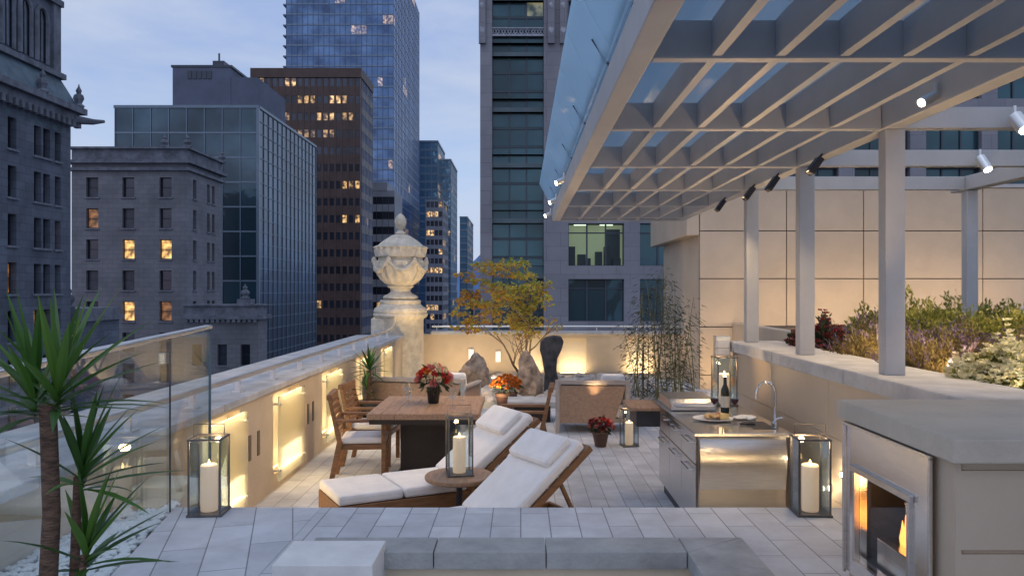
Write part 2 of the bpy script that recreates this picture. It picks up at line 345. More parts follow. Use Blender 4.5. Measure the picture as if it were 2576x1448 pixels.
mc=n.new('ShaderNodeMix'); mc.data_type='RGBA'; mc.inputs[7].default_value=(.56,.63,.79,1); l.new(cr.outputs[0],mc.inputs[0]); l.new(rp.outputs[0],mc.inputs[6])
sc_=n.new('ShaderNodeVectorMath'); sc_.operation='SCALE'; sc_.inputs['Scale'].default_value=.02; l.new(sky.outputs[0],sc_.inputs[0])
ad=n.new('ShaderNodeVectorMath'); ad.operation='ADD'; l.new(mc.outputs[2],ad.inputs[0]); l.new(sc_.outputs[0],ad.inputs[1])
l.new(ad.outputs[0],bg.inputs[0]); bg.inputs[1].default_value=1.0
sd=bpy.data.lights.new('sun','SUN'); sd.energy=.25; sd.angle=R(30); sd.color=(.82,.88,1); so=bpy.data.objects.new('sun',sd); C.objects.link(so); so.rotation_euler=(R(38),0,R(-20))
# ------------------------------------------------------------------ ground and decks
mb=MB(); mb.box(-3500,3500,-300,6000,-46,-45); kind(mb.build('ground',M['street']),'structure')
mb=MB()
xs=[-900+i*75 for i in range(30)]
for i in range(len(xs)-1):
    h=[90+45*math.sin(i_*.7)+30*math.sin(i_*1.9+1) for i_ in (i,i+1)]
    mb.quad((xs[i],3000,-45),(xs[i+1],3000,-45),(xs[i+1],3100,h[1]),(xs[i],3100,h[0]))
kind(mb.build('hills',M['hill']),'structure')
kind(MB().box(-2.46,12,EDGE,18.2,-.4,0).build('lower_deck',M['paver']),'structure')
kind(MB().box(-2.46,2.3,1.2,EDGE-.06,-.4,ZU-.03).build('upper_deck_base',M['coping']),'structure')
mb=MB(); mb.box(-1.2,2.3,3.9,EDGE,ZU-.028,ZU); mb.box(1.08,2.3,1.2,3.9,ZU-.028,ZU); mb.box(-1.2,-1.06,1.2,3.9,ZU-.028,ZU)
kind(mb.build('upper_deck',M['paver'],bev=.004),'structure')
mb=MB(); mb.prism([(-2.08,EDGE),(-1.2,EDGE),(-1.2,1.2),(-1.46,1.2)],'z',ZU-.028,ZU+.001); kind(mb.build('upper_deck_side_paving',M['paver_skew'],bev=.004),'structure')
# ------------------------------------------------------------------ left parapet
par=thing('parapet_wall','long cream parapet wall with lit glass niches running along left edge of terrace','wall',(-2.7,9,0))
nich=[(6.15,6.95),(7.9,8.8),(9.85,10.7),(11.9,12.7),(14.0,14.9)]
us=[1.2]
for a,b in nich: us+=[a,b]
us+=[16.6]
vs=[-.4,.16,.96,1.0]
mb=MB(); holes={(i,1) for i in range(1,len(us)-1,2)}
mb.facade((-2.46,0,0),Y,-X,us,vs,holes,.12)
mb.box(-3.38,-2.585,1.2,16.6,-45,1.0)
mb.build('wall',M['stucco'],par)
for y0,y1 in [(1.2,4.0),(4.006,6.5),(6.506,9.0),(9.006,11.5),(11.506,14.0),(14.006,16.55)]: MB().box(-3.42,-2.42,y0,y1,1.0,1.06).build('coping',M['coping'],par,bev=.008)
for a,b in nich:
    MB().box(-2.583,-2.57,a,b,.16,.96).build('niche_back',M['stucco_pale'],par)
    g=MB().box(-2.405,-2.393,a-.03,b+.03,.10,.94).build('glass_panel',M['frost'],par)
    for yy in (a+.02,b-.02):
        for zz in (.2,.86): MB().tube([(-2.46,yy,zz),(-2.38,yy,zz)],.014,10).build('standoff',M['railm'],g,smooth=True)
    MB().box(-2.565,-2.545,a+.05,b-.05,.16,.17).build('light_strip',M['glow'],par)
    lamp('AREA','niche_light',(-2.43,(a+b)/2,.19),2.0*(b-a)/.85,(1,.75,.42),size=.75,sy=.05,aim=(-2.54,(a+b)/2,1.0))
    lamp('AREA','niche_light',(-2.43,(a+b)/2,.945),2.2*(b-a)/.85,(1,.75,.42),size=.75,sy=.05,aim=(-2.48,(a+b)/2,.1))
    lamp('AREA','niche_spill',(-2.36,(a+b)/2,.5),6,(1,.72,.38),size=.7,sy=.7,aim=(-1.2,(a+b)/2,.1))
for yy in (7.18,7.42,9.16,9.38,11.1,11.3,13.2,13.4):
    MB().box(-2.464,-2.452,yy,yy+.06,.45,.68).build('louvre_slot',M['slot'],par)
hr=thing('handrail','slim metal handrail on short brackets along the parapet coping','handrail',(-2.62,9,1.06))
MB().tube([(-2.60,1.3,1.19),(-2.60,15.6,1.19),(-2.60,16.1,1.23),(-2.60,16.4,1.4)],.028,12).build('rail',M['railm'],hr,smooth=True)
for k in range(14):
    yy=2.2+k*1.02; MB().box(-2.622,-2.578,yy-.012,yy+.012,1.06,1.17).box(-2.65,-2.55,yy-.05,yy+.05,1.06,1.07).build('bracket',M['railm'],hr)
# gravel strip and kerb
mb=MB(); mb.prism([(-2.46,5.0),(-2.13,5.0),(-1.9,3.6),(-1.5,1.2),(-2.46,1.2)],'z',.4,ZU-.03); kind(mb.build('gravel_bed',M['coping']),'structure')
lf=MB(); rn=random.Random(5)
for k in range(1800):
    yy=rn.uniform(2.6,4.97); xx=rn.uniform(-2.45,-2.09-.178*(yy-4.7)); r=rn.uniform(.012,.024)
    m=Matrix.Translation((xx,yy,ZU-.03+r*.5))@Matrix.Rotation(rn.uniform(0,6),4,'Z')@Matrix.Diagonal((r*1.3,r,r*.8,1))
    bmesh.ops.create_icosphere(lf.bm,subdivisions=1,radius=1,matrix=m)
g=lf.build('white_gravel',M['white_stone'],smooth=False); kind(tag(g,'white pebbles filling the strip between glass railing and parapet','gravel'),'stuff')
tag(MB().box(-2.455,-2.14,5.0,5.32,.0,.76).build('kerb_block',M['stucco_pale'],bev=.01),'low cream kerb block closing the pebble strip behind the glass railing','kerb')
# glass railing
gr=thing('glass_railing','frameless glass railing with metal cap at left behind the spiky plant','railing',(-2.1,4,ZU))
def gx(d): return -2.07-.178*(d-4.7)
for a,b in ((2.2,4.68),(4.72,5.78)):
    MB().hexa([(gx(a)-.006,a,ZU+.002),(gx(a)+.006,a,ZU+.002),(gx(b)+.006,b,ZU+.002),(gx(b)-.006,b,ZU+.002),(gx(a)-.006,a,1.72),(gx(a)+.006,a,1.72),(gx(b)+.006,b,1.72),(gx(b)-.006,b,1.72)]).build('glass_panel',M['rail_glass'],gr)
a,b=2.2,5.8
MB().hexa([(gx(a)-.045,a,1.715),(gx(a)+.02,a,1.715),(gx(b)+.02,b,1.715),(gx(b)-.045,b,1.715),(gx(a)-.045,a,1.742),(gx(a)+.02,a,1.742),(gx(b)+.02,b,1.742),(gx(b)-.045,b,1.742)]).build('cap_rail',M['railm'],gr,bev=.009)
MB().hexa([(gx(4.68)-.006,4.684,ZU),(gx(4.68)+.006,4.684,ZU),(gx(4.72)+.006,4.70,ZU),(gx(4.72)-.006,4.70,ZU),(gx(4.68)-.006,4.684,1.70),(gx(4.68)+.006,4.684,1.70),(gx(4.72)+.006,4.70,1.70),(gx(4.72)-.006,4.70,1.70)]).build('joint_post',M['dark'],gr)
MB().box(gx(5.78)-.008,gx(5.78)+.008,5.782,5.79,ZU,1.713).build('end_edge',M['tealband'],gr)
MB().box(gx(5.6)-.13,gx(5.6)+.05,EDGE,5.8,0,ZU).build('side_plinth',M['stucco'],gr)
# ------------------------------------------------------------------ urn
ur=thing('stone_urn','carved stone urn with swags standing on the corner pedestal, lit from below','urn',(-2.6,17,1.81))
cx,cy=-2.57,17.0
def rot(a,r,z):
    k=0
    if 2.12<z<2.62: k=.05*math.cos(a*16)
    if 2.70<z<2.9: k=.04*math.cos(a*22)
    if 2.97<z<3.15: k=.03*math.cos(a*16)
    return r*(1+k)
prof=[(.30,1.78),(.36,1.80),(.38,1.83),(.35,1.87),(.26,1.91),(.21,1.96),(.22,2.02),(.27,2.05),(.29,2.07),(.26,2.09),(.33,2.14),(.42,2.22),(.48,2.31),(.515,2.42),(.53,2.52),(.525,2.60),(.47,2.63),(.47,2.68),(.53,2.70),(.54,2.80),(.545,2.87),(.57,2.89),(.55,2.92),(.48,2.94),(.42,2.99),(.33,3.06),(.24,3.12),(.20,3.15),(.13,3.17)]
MB().lathe(prof,cx,cy,96,rot).build('bowl',M['urn'],ur,smooth=True)
pp=[(.07,3.16),(.11,3.20),(.08,3.23)]+[(.12*math.sin(math.pi*t)**.7+.004,3.24+.39*t) for t in (.08,.2,.35,.5,.65,.8,.92,1)]
MB().lathe(pp,cx,cy,32,lambda a,r,z: r*(1+.10*math.cos(a*8+z*30))).build('finial',M['urn'],ur,smooth=True)
for k in range(6):
    a0=k*math.pi/3+.2; pts=[];rr=[]
    for t in range(11):
        a=a0+t/10*math.pi/3; s_=math.sin(t/10*math.pi); pts.append((cx+.55*math.cos(a),cy+.55*math.sin(a),2.62-.22*s_)); rr.append((.02+.035*s_)*(1.15 if t%2 else .85))
    MB().tube(pts,rr,8).build('swag',M['urn'],ur,smooth=True)
    MB().rock((cx+.55*math.cos(a0),cy+.55*math.sin(a0),2.61),(.06,.06,.09),k).build('rosette',M['urn'],ur,smooth=True)
pd=thing('pedestal','cream stone pedestal at the parapet corner carrying the urn','pedestal',(cx,cy,0))
MB().lathe([(.55,0),(.55,.16),(.50,.2),(.49,.25),(.49,1.36),(.52,1.40),(.56,1.42),(.58,1.46),(.57,1.50)],cx,cy,56).build('drum',M['urn'],pd,smooth=True)
MB().box(cx-.56,cx-.05,cy-.40,cy+.48,0,1.40).build('buttress',M['urn'],pd,bev=.02)
MB().lathe([(.55,1.5),(.57,1.54),(.55,1.60),(.47,1.65),(.42,1.70),(.44,1.74),(.42,1.78),(.30,1.785)],cx,cy,40).build('cap',M['urn'],pd,smooth=True)
lamp('SPOT','urn_uplight',(cx+.8,cy-1.7,.95),95,(1,.72,.36),.08,aim=(cx,cy,2.5),spot=66,blend=1)
lamp('SPOT','pedestal_uplight',(cx+.9,cy-1.9,.06),46,(1,.74,.40),.08,aim=(cx,cy,.9),spot=80,blend=1)
tag(MB().box(-3.05,cx-.3,16.5,16.9,.9,1.15).build('rail_return',M['coping'],bev=.02),'small raised coping stone where the left parapet meets the urn pedestal','coping stone')
# ------------------------------------------------------------------ far parapet
fp=thing('parapet_wall','far cream parapet wall with glowing niches behind the autumn tree','wall',(.6,17.7,0))
fn=[(.04,.46),(.86,1.46),(2.35,2.95)]; us=[-2.4]
for a,b in fn: us+=[a,b]
us+=[3.75]
mb=MB(); mb.facade((0,17.7,0),X,Y,us,[-.4,.14,.92,1.0],{(i,1) for i in (1,3,5)},.1); mb.box(-2.4,3.75,17.81,18.1,-45,1.0); mb.build('wall',M['stucco'],fp)
for a,b in ((-2.0,-.4),(-.394,1.2),(1.206,2.6),(2.606,3.75)): MB().box(a,b,17.64,18.15,1.0,1.07).build('coping',M['coping'],fp,bev=.01)
for a,b in fn:
    MB().box(a,b,17.79,17.80,.14,.92).build('niche_back',M['stucco_pale'],fp)
    MB().box(a+.03,b-.03,17.74,17.77,.135,.16).build('light_strip',M['glow'],fp)
    lamp('AREA','niche_light',((a+b)/2,17.58,.17),10*(b-a),(1,.75,.42),size=(b-a)*.9,sy=.05,aim=((a+b)/2,17.79,.95))
lamp('AREA','parapet_wash',(-.9,16.9,.13),15,(1,.73,.40),size=1.8,sy=.08,aim=(-.9,17.7,.8))
h2=thing('handrail','pale metal rail running over the far parapet behind the autumn tree','handrail',(.6,17.9,1.07))
MB().tube([(-2.0,17.9,1.17),(3.7,17.9,1.17)],.025,8).build('rail',M['railm'],h2,smooth=True)
for k in range(7): MB().box(-1.9+k*.9,-1.88+k*.9,17.88,17.92,1.07,1.16).build('bracket',M['railm'],h2)
for xx,zz,lb in ((-1.1,.56,'left of the two small white wall lights on the far parapet'),(-.5,.51,'right of the two small white wall lights on the far parapet')):
    t=thing('wall_light',lb,'wall light',(xx,17.7,zz),'small wall lights on the far parapet')
    MB().box(xx-.065,xx+.065,17.66,17.70,zz-.13,zz+.13).build('housing',M['white_stone'],t,bev=.01); MB().box(xx-.045,xx+.045,17.655,17.66,zz-.10,zz+.10).build('diffuser',M['sconce'],t)
# ------------------------------------------------------------------ rock garden
kind(MB().box(-1.25,2.9,13.4,17.64,0,.10).build('rock_garden_bed',M['coping_dark']),'structure')
mb=MB(); rn=random.Random(8)
for k in range(700):
    r=rn.uniform(.03,.09); m=Matrix.Translation((rn.uniform(-1.2,2.7),13.5+4*rn.random()**1.7,.10+r*.3))@Matrix.Rotation(rn.uniform(0,6),4,'Z')@Matrix.Diagonal((r*1.3,r,r*.7,1))
    bmesh.ops.create_icosphere(mb.bm,subdivisions=2,radius=1,matrix=m)
kind(tag(mb.build('river_pebbles',M['rockpale'],smooth=True),'pale river pebbles spread over the rock garden bed','pebbles'),'stuff')
def rockt(c,sc,seed,mat,lb): return tag(MB().rock(c,sc,seed,.5,4,18,.42,.8).build('standing_stone' if sc[2]>.25 else 'boulder',mat),lb,'rock')
rockt((-.92,14.5,.36),(.34,.28,.58),21,M['rock'],'upright rough tan standing stone left of the autumn tree')
rockt((.2,14.0,.32),(.36,.28,.62),33,M['rock'],'upright rough tan standing stone in front of the autumn tree trunk')
rockt((-.68,13.8,.18),(.27,.2,.19),4,M['rockpale'],'pale boulder beside the left tan standing stone')
rockt((-1.08,13.75,.16),(.17,.15,.13),6,M['rockpale'],'small pale boulder nearest the dining table')
rockt((.82,14.2,.2),(.26,.2,.18),9,M['rockpale'],'low flat boulder at the foot of the tall dark stone')
lamp('SPOT','rock_light',(-.4,12.7,.4),26,(1,.74,.42),.05,aim=(-.3,14.3,.4),spot=90)
mb=MB(); mb.prism([(.43,.08),(.45,.4),(.41,.68),(.36,.86),(.37,1.02),(.45,1.10),(.62,1.14),(.76,1.12),(.81,1.03),(.77,.88),(.69,.72),(.67,.5),(.71,.28),(.74,.08)],'y',14.86,15.12)
o=mb.build('standing_stone',M['rockdark'],smooth=True); rm=o.modifiers.new('remesh','REMESH'); rm.mode='VOXEL'; rm.voxel_size=.02; rm.use_smooth_shade=True
sm=o.modifiers.new('smooth','SMOOTH'); sm.iterations=7; tag(o,'tall dark standing slab before the bright niche','rock')
# ------------------------------------------------------------------ trees and plants
def leaf_clump(lf,c,r,n_,L,W,base,flat=.5,spread=.25):
    for k in range(n_):
        d=V((random.gauss(0,1),random.gauss(0,1),random.gauss(0,1))).normalized()
        p=V(c)+V((d.x*r,d.y*r,d.z*r*flat))*random.random()**.45
        dd=V((d.x,d.y,d.z*.4-.25+U_(-.4,.4)))
        lf.leaf(p,dd,L*U_(.7,1.3),W*U_(.7,1.3),max(0,min(1,base+U_(-spread,spread)+.25*d.z)))
tr=thing('maple_tree','small autumn maple with orange and yellow green leaves in the rock garden','tree',(.15,16,.1))
mb=MB(); random.seed(4); tips=[]
def branch(p,d,L,r,lev):
    pts=[V(p)]; d=V(d).normalized()
    for k in range(5):
        d=(d+V((U_(-.2,.2),U_(-.2,.2),U_(-.05,.16)))).normalized(); pts.append(pts[-1]+d*L/5)
    mb.tube(pts,[r*(1-.13*k) for k in range(6)],7)
    if lev==0: tips.append(pts[-1]); tips.append(pts[3]); return
    for k in range(3): 
        q=pts[random.choice((2,3,4,5))]; a=U_(0,6.28); branch(q,d*.7+V((math.cos(a)*.8,math.sin(a)*.6,U_(-.05,.4))),L*.62,r*.5,lev-1)
for dx,dy in ((-.5,.1),(.22,.0),(-.15,-.25),(.02,.3)): branch((.13+dx*.08,16+dy*.08,.1),(dx,dy,1.1),1.15,.032,2)
mb.build('trunk',M['trunk'],tr,smooth=True)
lf=LF(); random.seed(9)
for k in range(52):
    a=U_(0,6.28); r=random.random()**.5; zz=U_(1.12,2.70); wd=1.0 if zz<2.1 else 1.0-(zz-2.1)*.6
    c=(-.38+r*math.cos(a)*.95*wd-.1*(zz<1.7),16+r*math.sin(a)*.8*wd,zz)
    b=.5+.30*(c[0]+.3)+U_(-.25,.25)+.12*(c[2]-1.9)
    leaf_clump(lf,c,U_(.12,.28),50,.082,.053,b,.28)
for tp in tips:
    if tp.z>1.1 and tp.x<.7: leaf_clump(lf,tp,.15,14,.08,.05,.5,.5)
lf.build('crown',M['maple'],tr)
lamp('SPOT','tree_uplight',(-.1,14.7,.25),75,(1,.76,.42),.05,aim=(-.25,16,1.9),spot=85)
def bamboo(loc,label,nc,h,seed):
    random.seed(seed); t=thing('bamboo_clump',label,'bamboo',loc,'bamboo clumps before the tall panel wall'); lf=LF()
    for k in range(nc):
        a=U_(0,6.28); r=U_(.02,.24); p=V((loc[0]+r*math.cos(a),loc[1]+r*math.sin(a),0)); d=V((U_(-.12,.08),U_(-.1,.1),1)); pts=[p]; H=h*U_(.65,1.05)
        for j in range(7): d=(d+V((U_(-.05,.05),U_(-.05,.05),0))).normalized(); pts.append(pts[-1]+d*H/7)
        MB().tube(pts,[.011-.0011*j for j in range(8)],6).build('culm',M['culm'],t,smooth=True)
        for j in range(115):
            i=U_(.6,6.99); q=pts[int(i)].lerp(pts[min(7,int(i)+1)],i%1); a=U_(0,6.28); e=V((math.cos(a),math.sin(a),U_(-.5,.3))); rr=U_(.02,.22)
            lf.leaf(q+e*rr,e+V((0,0,-.5)),U_(.08,.13),.014,U_(0,1))
    lf.build('foliage',M['bamboo'],t)
bamboo((2.06,13.7,0),'leftmost clump of dark bamboo in front of the far parapet',8,2.0,1)
bamboo((2.38,13.3,0),'middle clump of dark bamboo between parapet and panel wall',9,2.5,2)
bamboo((2.66,13.0,0),'rightmost clump of bamboo against the tan panel wall',8,2.0,3)
lamp('SPOT','bamboo_uplight',(2.5,12.0,.1),20,(1,.72,.40),.05,aim=(2.5,13.3,.8),spot=80)
def yhead(lf,c,n_,L,W,seed,tilt=(0,0,0),lo=-25,dr=1):
    random.seed(seed)
    for k in range(n_):
        el=R(86+(lo-86)*(k/n_)**.9); a=k*2.399+U_(-.2,.2); d=V((math.cos(a)*math.cos(el),math.sin(a)*math.cos(el),math.sin(el)))+V(tilt)
        lf.strip(V(c)+V((0,0,-.09*(k/n_))),d,L*U_(.8,1.12),W,(U_(.05,.28)+.2*(k/n_))*dr,U_(.2,1)*(1-.4*k/n_))
yp=thing('yucca_plant','large spiky yucca with four leaf heads in the left foreground','plant',(-1.49,2.5,ZU))
MB().tube([(-1.485,2.5,.69),(-1.49,2.5,1.0),(-1.475,2.5,1.3),(-1.487,2.5,1.64)],[.030,.028,.026,.025],14).build('trunk',M['yuccabark'],yp,smooth=True)
MB().tube([(-1.45,2.55,.69),(-1.435,2.55,1.0),(-1.42,2.55,1.40)],[.018,.016,.013],10).build('side_stem',M['yuccabark'],yp,smooth=True)
MB().tube([(-1.42,2.54,.69),(-1.40,2.53,1.0),(-1.385,2.52,1.16)],[.014,.012,.010],10).build('side_stem',M['yuccabark'],yp,smooth=True)
for c,nn,L,sd_,ti,lo_ in (((-1.53,2.5,1.68),25,.33,21,(-.25,0,.2),-15),((-1.45,2.49,1.70),26,.36,22,(.34,0,.25),-12),((-1.405,2.55,1.44),20,.29,23,(.30,.1,.15),-12),((-1.375,2.52,1.19),18,.26,24,(.38,.1,.2),-14)):
    lf=LF(); yhead(lf,c,nn,L,.031,sd_,ti,lo_,1.0); lf.build('leaf_head',M['yucca'],yp)
y2=thing('yucca_plant','small yucca beside the left parapet behind the dining chairs','plant',(-2.15,11.3,0))
MB().lathe([(.17,0),(.2,.3),(.22,.42),(.16,.42)],-2.15,11.3,24).build('pot',M['blackpot'],y2,smooth=True)
MB().tube([(-2.15,11.3,.3),(-2.15,11.3,.85)],.03,8).build('trunk',M['yuccabark'],y2)
lf=LF(); yhead(lf,(-2.15,11.3,.9),30,.36,.045,31); yhead(lf,(-2.19,11.3,.62),14,.3,.04,32); lf.build('leaf_head',M['yucca'],y2)
# ------------------------------------------------------------------ right planter wall
pw=thing('planter_wall','tan planter wall with grey stone cap carrying the pergola posts','wall',(2.5,6,0))
mb=MB(); ys=[1.5,3.0,4.5,6.0,7.35,8.7]
for a,b in zip(ys,ys[1:]):
    for z0,z1 in ((-.2,.44),(.448,.90),(.908,1.33)): mb.box(2.32,2.8,a+.004,b-.004,z0,z1)
mb.box(2.33,2.78,1.5,8.69,-.2,1.33); mb.box(2.8,4.5,8.4,8.69,-.2,1.33); mb.box(4.25,4.5,8.69,15.95,-.2,1.33); mb.build('wall',M['panel'],pw)
for a,b in ((1.5,3.6),(3.606,5.6),(5.606,7.2),(7.206,8.75)): MB().box(2.27,2.84,a,b,1.33,1.44).build('cap',M['coping'],pw,bev=.012)
mb=MB(); mb.box(2.84,4.25,1.5,8.4,-.3,1.28); mb.box(4.5,9,1.5,15.9,-.3,1.28); mb.box(4.25,4.5,1.5,8.4,-.3,1.28); kind(mb.build('planter_soil',M['soil']),'structure')
def steplight(y,z,lb):
    t=thing('step_light',lb,'step light',(2.31,y,z),'small round step lights in the planter wall')
    MB().tube([(2.325,y,z),(2.305,y,z)],.03,14).build('ring',M['chrome'],t); MB().tube([(2.306,y,z),(2.300,y,z)],.018,12).build('bulb',M['lens'],t)
    lamp('POINT','step_lamp',(2.24,y,z),1.3,(1,.8,.5),.02)
steplight(5.93,.52,'lower small round step light glowing behind the right lantern'); steplight(5.72,.67,'upper small round step light glowing beside the fireplace')
def shrub(name,label,loc,rx,ry,h,n_,mat,L,W,flower=None,nf=0,seed=0,spikes=False,cat='shrub'):
    # a mound: twigs fan out from the base to a domed, uneven surface
    random.seed(seed); t=thing(name,label,cat,loc); lf=LF(); ff=LF(); x0,y0,z0=loc; st=MB()
    for k in range(7):
        a=k*.9; st.tube([(x0+.03*math.cos(a),y0+.03*math.sin(a),z0),(x0+rx*.5*math.cos(a),y0+ry*.5*math.sin(a),z0+h*.7)],[.008,.003],5)
    st.build('stems',M['trunk'],t)
    twigs=[]; so_=V((seed*2.3,seed*1.1,0))
    for k in range(max(60,n_//14)):
        a=U_(0,6.28); r=random.random()**.5; qx,qy=r*math.cos(a),r*math.sin(a)
        top=h*(1-.55*r*r)*(.82+.5*noise.noise(V((qx*2.2,qy*2.2,0))+so_))*U_(.85,1.08)
        twigs.append((V((x0+qx*rx*.45,y0+qy*ry*.45,z0)),V((x0+qx*rx,y0+qy*ry,z0+max(.08,top))),r))
    for k in range(n_):
        p0,p1,r=random.choice(twigs); q=U_(.2,1)**.6; p=p0.lerp(p1,q)+V((U_(-.025,.025),U_(-.025,.025),U_(-.01,.01))); ax=(p1-p0).normalized()
        d=ax*.7+V((U_(-1,1),U_(-1,1),U_(-.3,.8)))*.8
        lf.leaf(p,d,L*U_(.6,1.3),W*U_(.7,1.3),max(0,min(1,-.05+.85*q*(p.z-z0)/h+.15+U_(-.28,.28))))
    if spikes:
        for k in range(int(n_*.022)):
            p0,p1,r=random.choice(twigs); d=((p1-p0).normalized()+V((U_(-.2,.2),U_(-.2,.2),.6))).normalized(); HH=h*U_(.2,.42)
            lf.strip(p1-d*.06,d,HH+.06,.005,.1,.5,2)
            for j in range(6): ff.leaf(p1+d*HH*(.45+.1*j)+V((U_(-.01,.01),U_(-.01,.01),0)),d+V((U_(-.5,.5),U_(-.5,.5),0)),.03,.014,U_(0,1))
    for k in range(nf):
        p0,p1,r=random.choice(twigs); p=p0.lerp(p1,U_(.85,1.05))+V((U_(-.04,.04),U_(-.04,.04),U_(0,.03))); a=U_(0,6)
        for j in range(5): b=j*1.26+a; ff.leaf(p,(math.cos(b),math.sin(b),.5),.028,.024,U_(.2,1))
    lf.build('foliage',mat,t)
    if flower: kind(ff.build('blooms',flower,t),'stuff')
    return t
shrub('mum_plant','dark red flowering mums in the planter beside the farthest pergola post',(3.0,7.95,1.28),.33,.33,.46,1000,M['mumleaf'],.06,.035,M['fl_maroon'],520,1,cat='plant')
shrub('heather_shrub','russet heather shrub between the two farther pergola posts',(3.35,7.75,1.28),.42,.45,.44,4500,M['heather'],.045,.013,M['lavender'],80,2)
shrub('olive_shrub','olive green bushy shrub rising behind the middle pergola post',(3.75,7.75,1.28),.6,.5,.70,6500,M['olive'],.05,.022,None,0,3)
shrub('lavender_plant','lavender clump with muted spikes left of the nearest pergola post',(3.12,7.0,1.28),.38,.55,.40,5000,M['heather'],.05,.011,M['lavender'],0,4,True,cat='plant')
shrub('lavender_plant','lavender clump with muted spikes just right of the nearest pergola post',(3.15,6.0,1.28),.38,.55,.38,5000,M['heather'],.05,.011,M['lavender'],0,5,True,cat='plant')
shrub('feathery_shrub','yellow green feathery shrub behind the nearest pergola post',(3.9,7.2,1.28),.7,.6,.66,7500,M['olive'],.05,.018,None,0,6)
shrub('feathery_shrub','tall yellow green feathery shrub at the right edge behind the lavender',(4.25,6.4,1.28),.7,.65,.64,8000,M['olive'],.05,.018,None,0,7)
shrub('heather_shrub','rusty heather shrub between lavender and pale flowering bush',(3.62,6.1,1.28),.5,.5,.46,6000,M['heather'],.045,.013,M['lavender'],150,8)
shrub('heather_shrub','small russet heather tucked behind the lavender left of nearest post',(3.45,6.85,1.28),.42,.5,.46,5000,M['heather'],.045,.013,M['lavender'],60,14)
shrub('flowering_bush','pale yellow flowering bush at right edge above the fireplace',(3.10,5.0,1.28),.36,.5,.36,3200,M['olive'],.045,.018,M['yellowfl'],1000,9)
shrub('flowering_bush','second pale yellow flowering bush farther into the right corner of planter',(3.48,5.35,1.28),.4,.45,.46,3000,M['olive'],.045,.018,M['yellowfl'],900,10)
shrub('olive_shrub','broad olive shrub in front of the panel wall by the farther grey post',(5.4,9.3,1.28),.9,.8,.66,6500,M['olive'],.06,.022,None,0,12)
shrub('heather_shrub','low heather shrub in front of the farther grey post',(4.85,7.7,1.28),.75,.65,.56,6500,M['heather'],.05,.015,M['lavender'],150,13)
lamp('SPOT','planter_light',(2.95,4.3,1.46),14,(1,.78,.46),.05,aim=(3.3,5.1,1.55),spot=110)
lamp('SPOT','planter_light',(2.95,5.45,1.50),26,(1,.76,.42),.05,aim=(3.8,6.5,1.75),spot=120)
lamp('SPOT','planter_light',(2.90,6.4,1.50),24,(1,.76,.42),.05,aim=(3.6,7.7,1.75),spot=120)
# chrome handrail at far right
t=thing('chrome_rail','bent chrome grab rail rising behind the shrubs at the right edge','handrail',(5.6,8,1.28))
MB().tube([(5.05,8.0,1.3),(5.05,8.0,1.8),(5.12,8.0,1.9),(5.3,8.0,1.93),(6.6,8.0,1.93)],.022,10).build('rail',M['chrome'],t,smooth=True); MB().tube([(6.5,8.0,1.28),(6.5,8.0,1.93)],.022,10).build('post',M['chrome'],t,smooth=True)
# ------------------------------------------------------------------ panel wall
bw=thing('panel_building','tan panel clad wall with thin joints lit from planter below','building',(6,16,0))
mb=MB(); xs=[3.6,5.35,6.9,9.3,11.8]; zs=[-.3,.28,1.25,2.22,3.18,4.05]
for a,b in zip(xs,xs[1:]):
    for c,d in zip(zs,zs[1:]): mb.box(a+.010,b-.010,16.0,16.06,c+.010,d-.010)
mb.build('cladding',M['panel'],bw)
MB().box(3.605,11.8,16.05,20.0,-45,4.02).build('core',M['slot'],bw)
MB().box(3.596,3.604,16.06,20.0,-.3,3.1).build('return_cladding',M['panel'],bw)
MB().box(3.58,11.8,15.97,16.3,4.05,4.12).build('roof_edge',M['paint'],bw)
MB().box(3.35,3.595,16.02,20.5,3.1,4.03).build('canopy',M['panel'],bw)
for xx in (5.3,7.1,9.0): lamp('AREA','wall_wash',(xx,14.6,1.32),22,(1,.70,.38),size=1.7,sy=.15,aim=(xx,16.0,1.9))
lamp('AREA','wall_wash',(3.95,14.8,.1),15,(1,.70,.38),size=.6,sy=.15,aim=(3.9,16.0,1.1))
# ------------------------------------------------------------------ pergola
pg=thing('pergola','pale painted pergola with crossed louvres and glass roof over the kitchen','pergola',(1.5,7,0))
CY=[3.65,5.25,6.85,8.45,10.05,11.65]
for yy in (8.45,6.85,5.25): MB().box(2.385,2.515,yy-.055,yy+.055,1.44,3.05).build('post',M['paint'],pg,bev=.006)
MB().box(4.71,4.83,8.39,8.5,1.28,3.05).build('post',M['paint'],pg,bev=.006)
MB().box(.485,.60,1.0,12.1,3.05,3.24).build('edge_beam',M['paint'],pg,bev=.006)
MB().box(2.37,2.49,1.0,12.1,3.05,3.24).build('edge_beam',M['paint'],pg,bev=.006)
MB().box(4.70,4.84,1.0,8.7,3.053,3.20).build('edge_beam',M['paint'],pg,bev=.006)
for yy in CY: MB().box(.603,2.367,yy-.035,yy+.035,3.05,3.225).build('cross_beam',M['paint'],pg,bev=.005)
MB().box(.485,2.49,12.103,12.20,3.05,3.24).build('cross_beam',M['paint'],pg,bev=.005)
for yy in (5.25,6.85,8.45): MB().box(2.493,4.697,yy-.045,yy+.045,3.056,3.195).build('cross_beam',M['paint'],pg,bev=.005)
yb=[1.0]+CY+[12.1]
for xx in (.89,1.18,1.47,1.76,2.05):
    for a,b in zip(yb,yb[1:]): MB().box(xx-.022,xx+.022,a+(.037 if a>1 else 0),b-(.037 if b<12 else 0),3.06,3.225).build('louvre',M['paint'],pg)
for k in range(7):
    a=1.0+k*1.6; MB().box(.50,2.5,a+.01,a+1.59,3.31,3.322).build('roof_glass',M['roofglass'],pg)
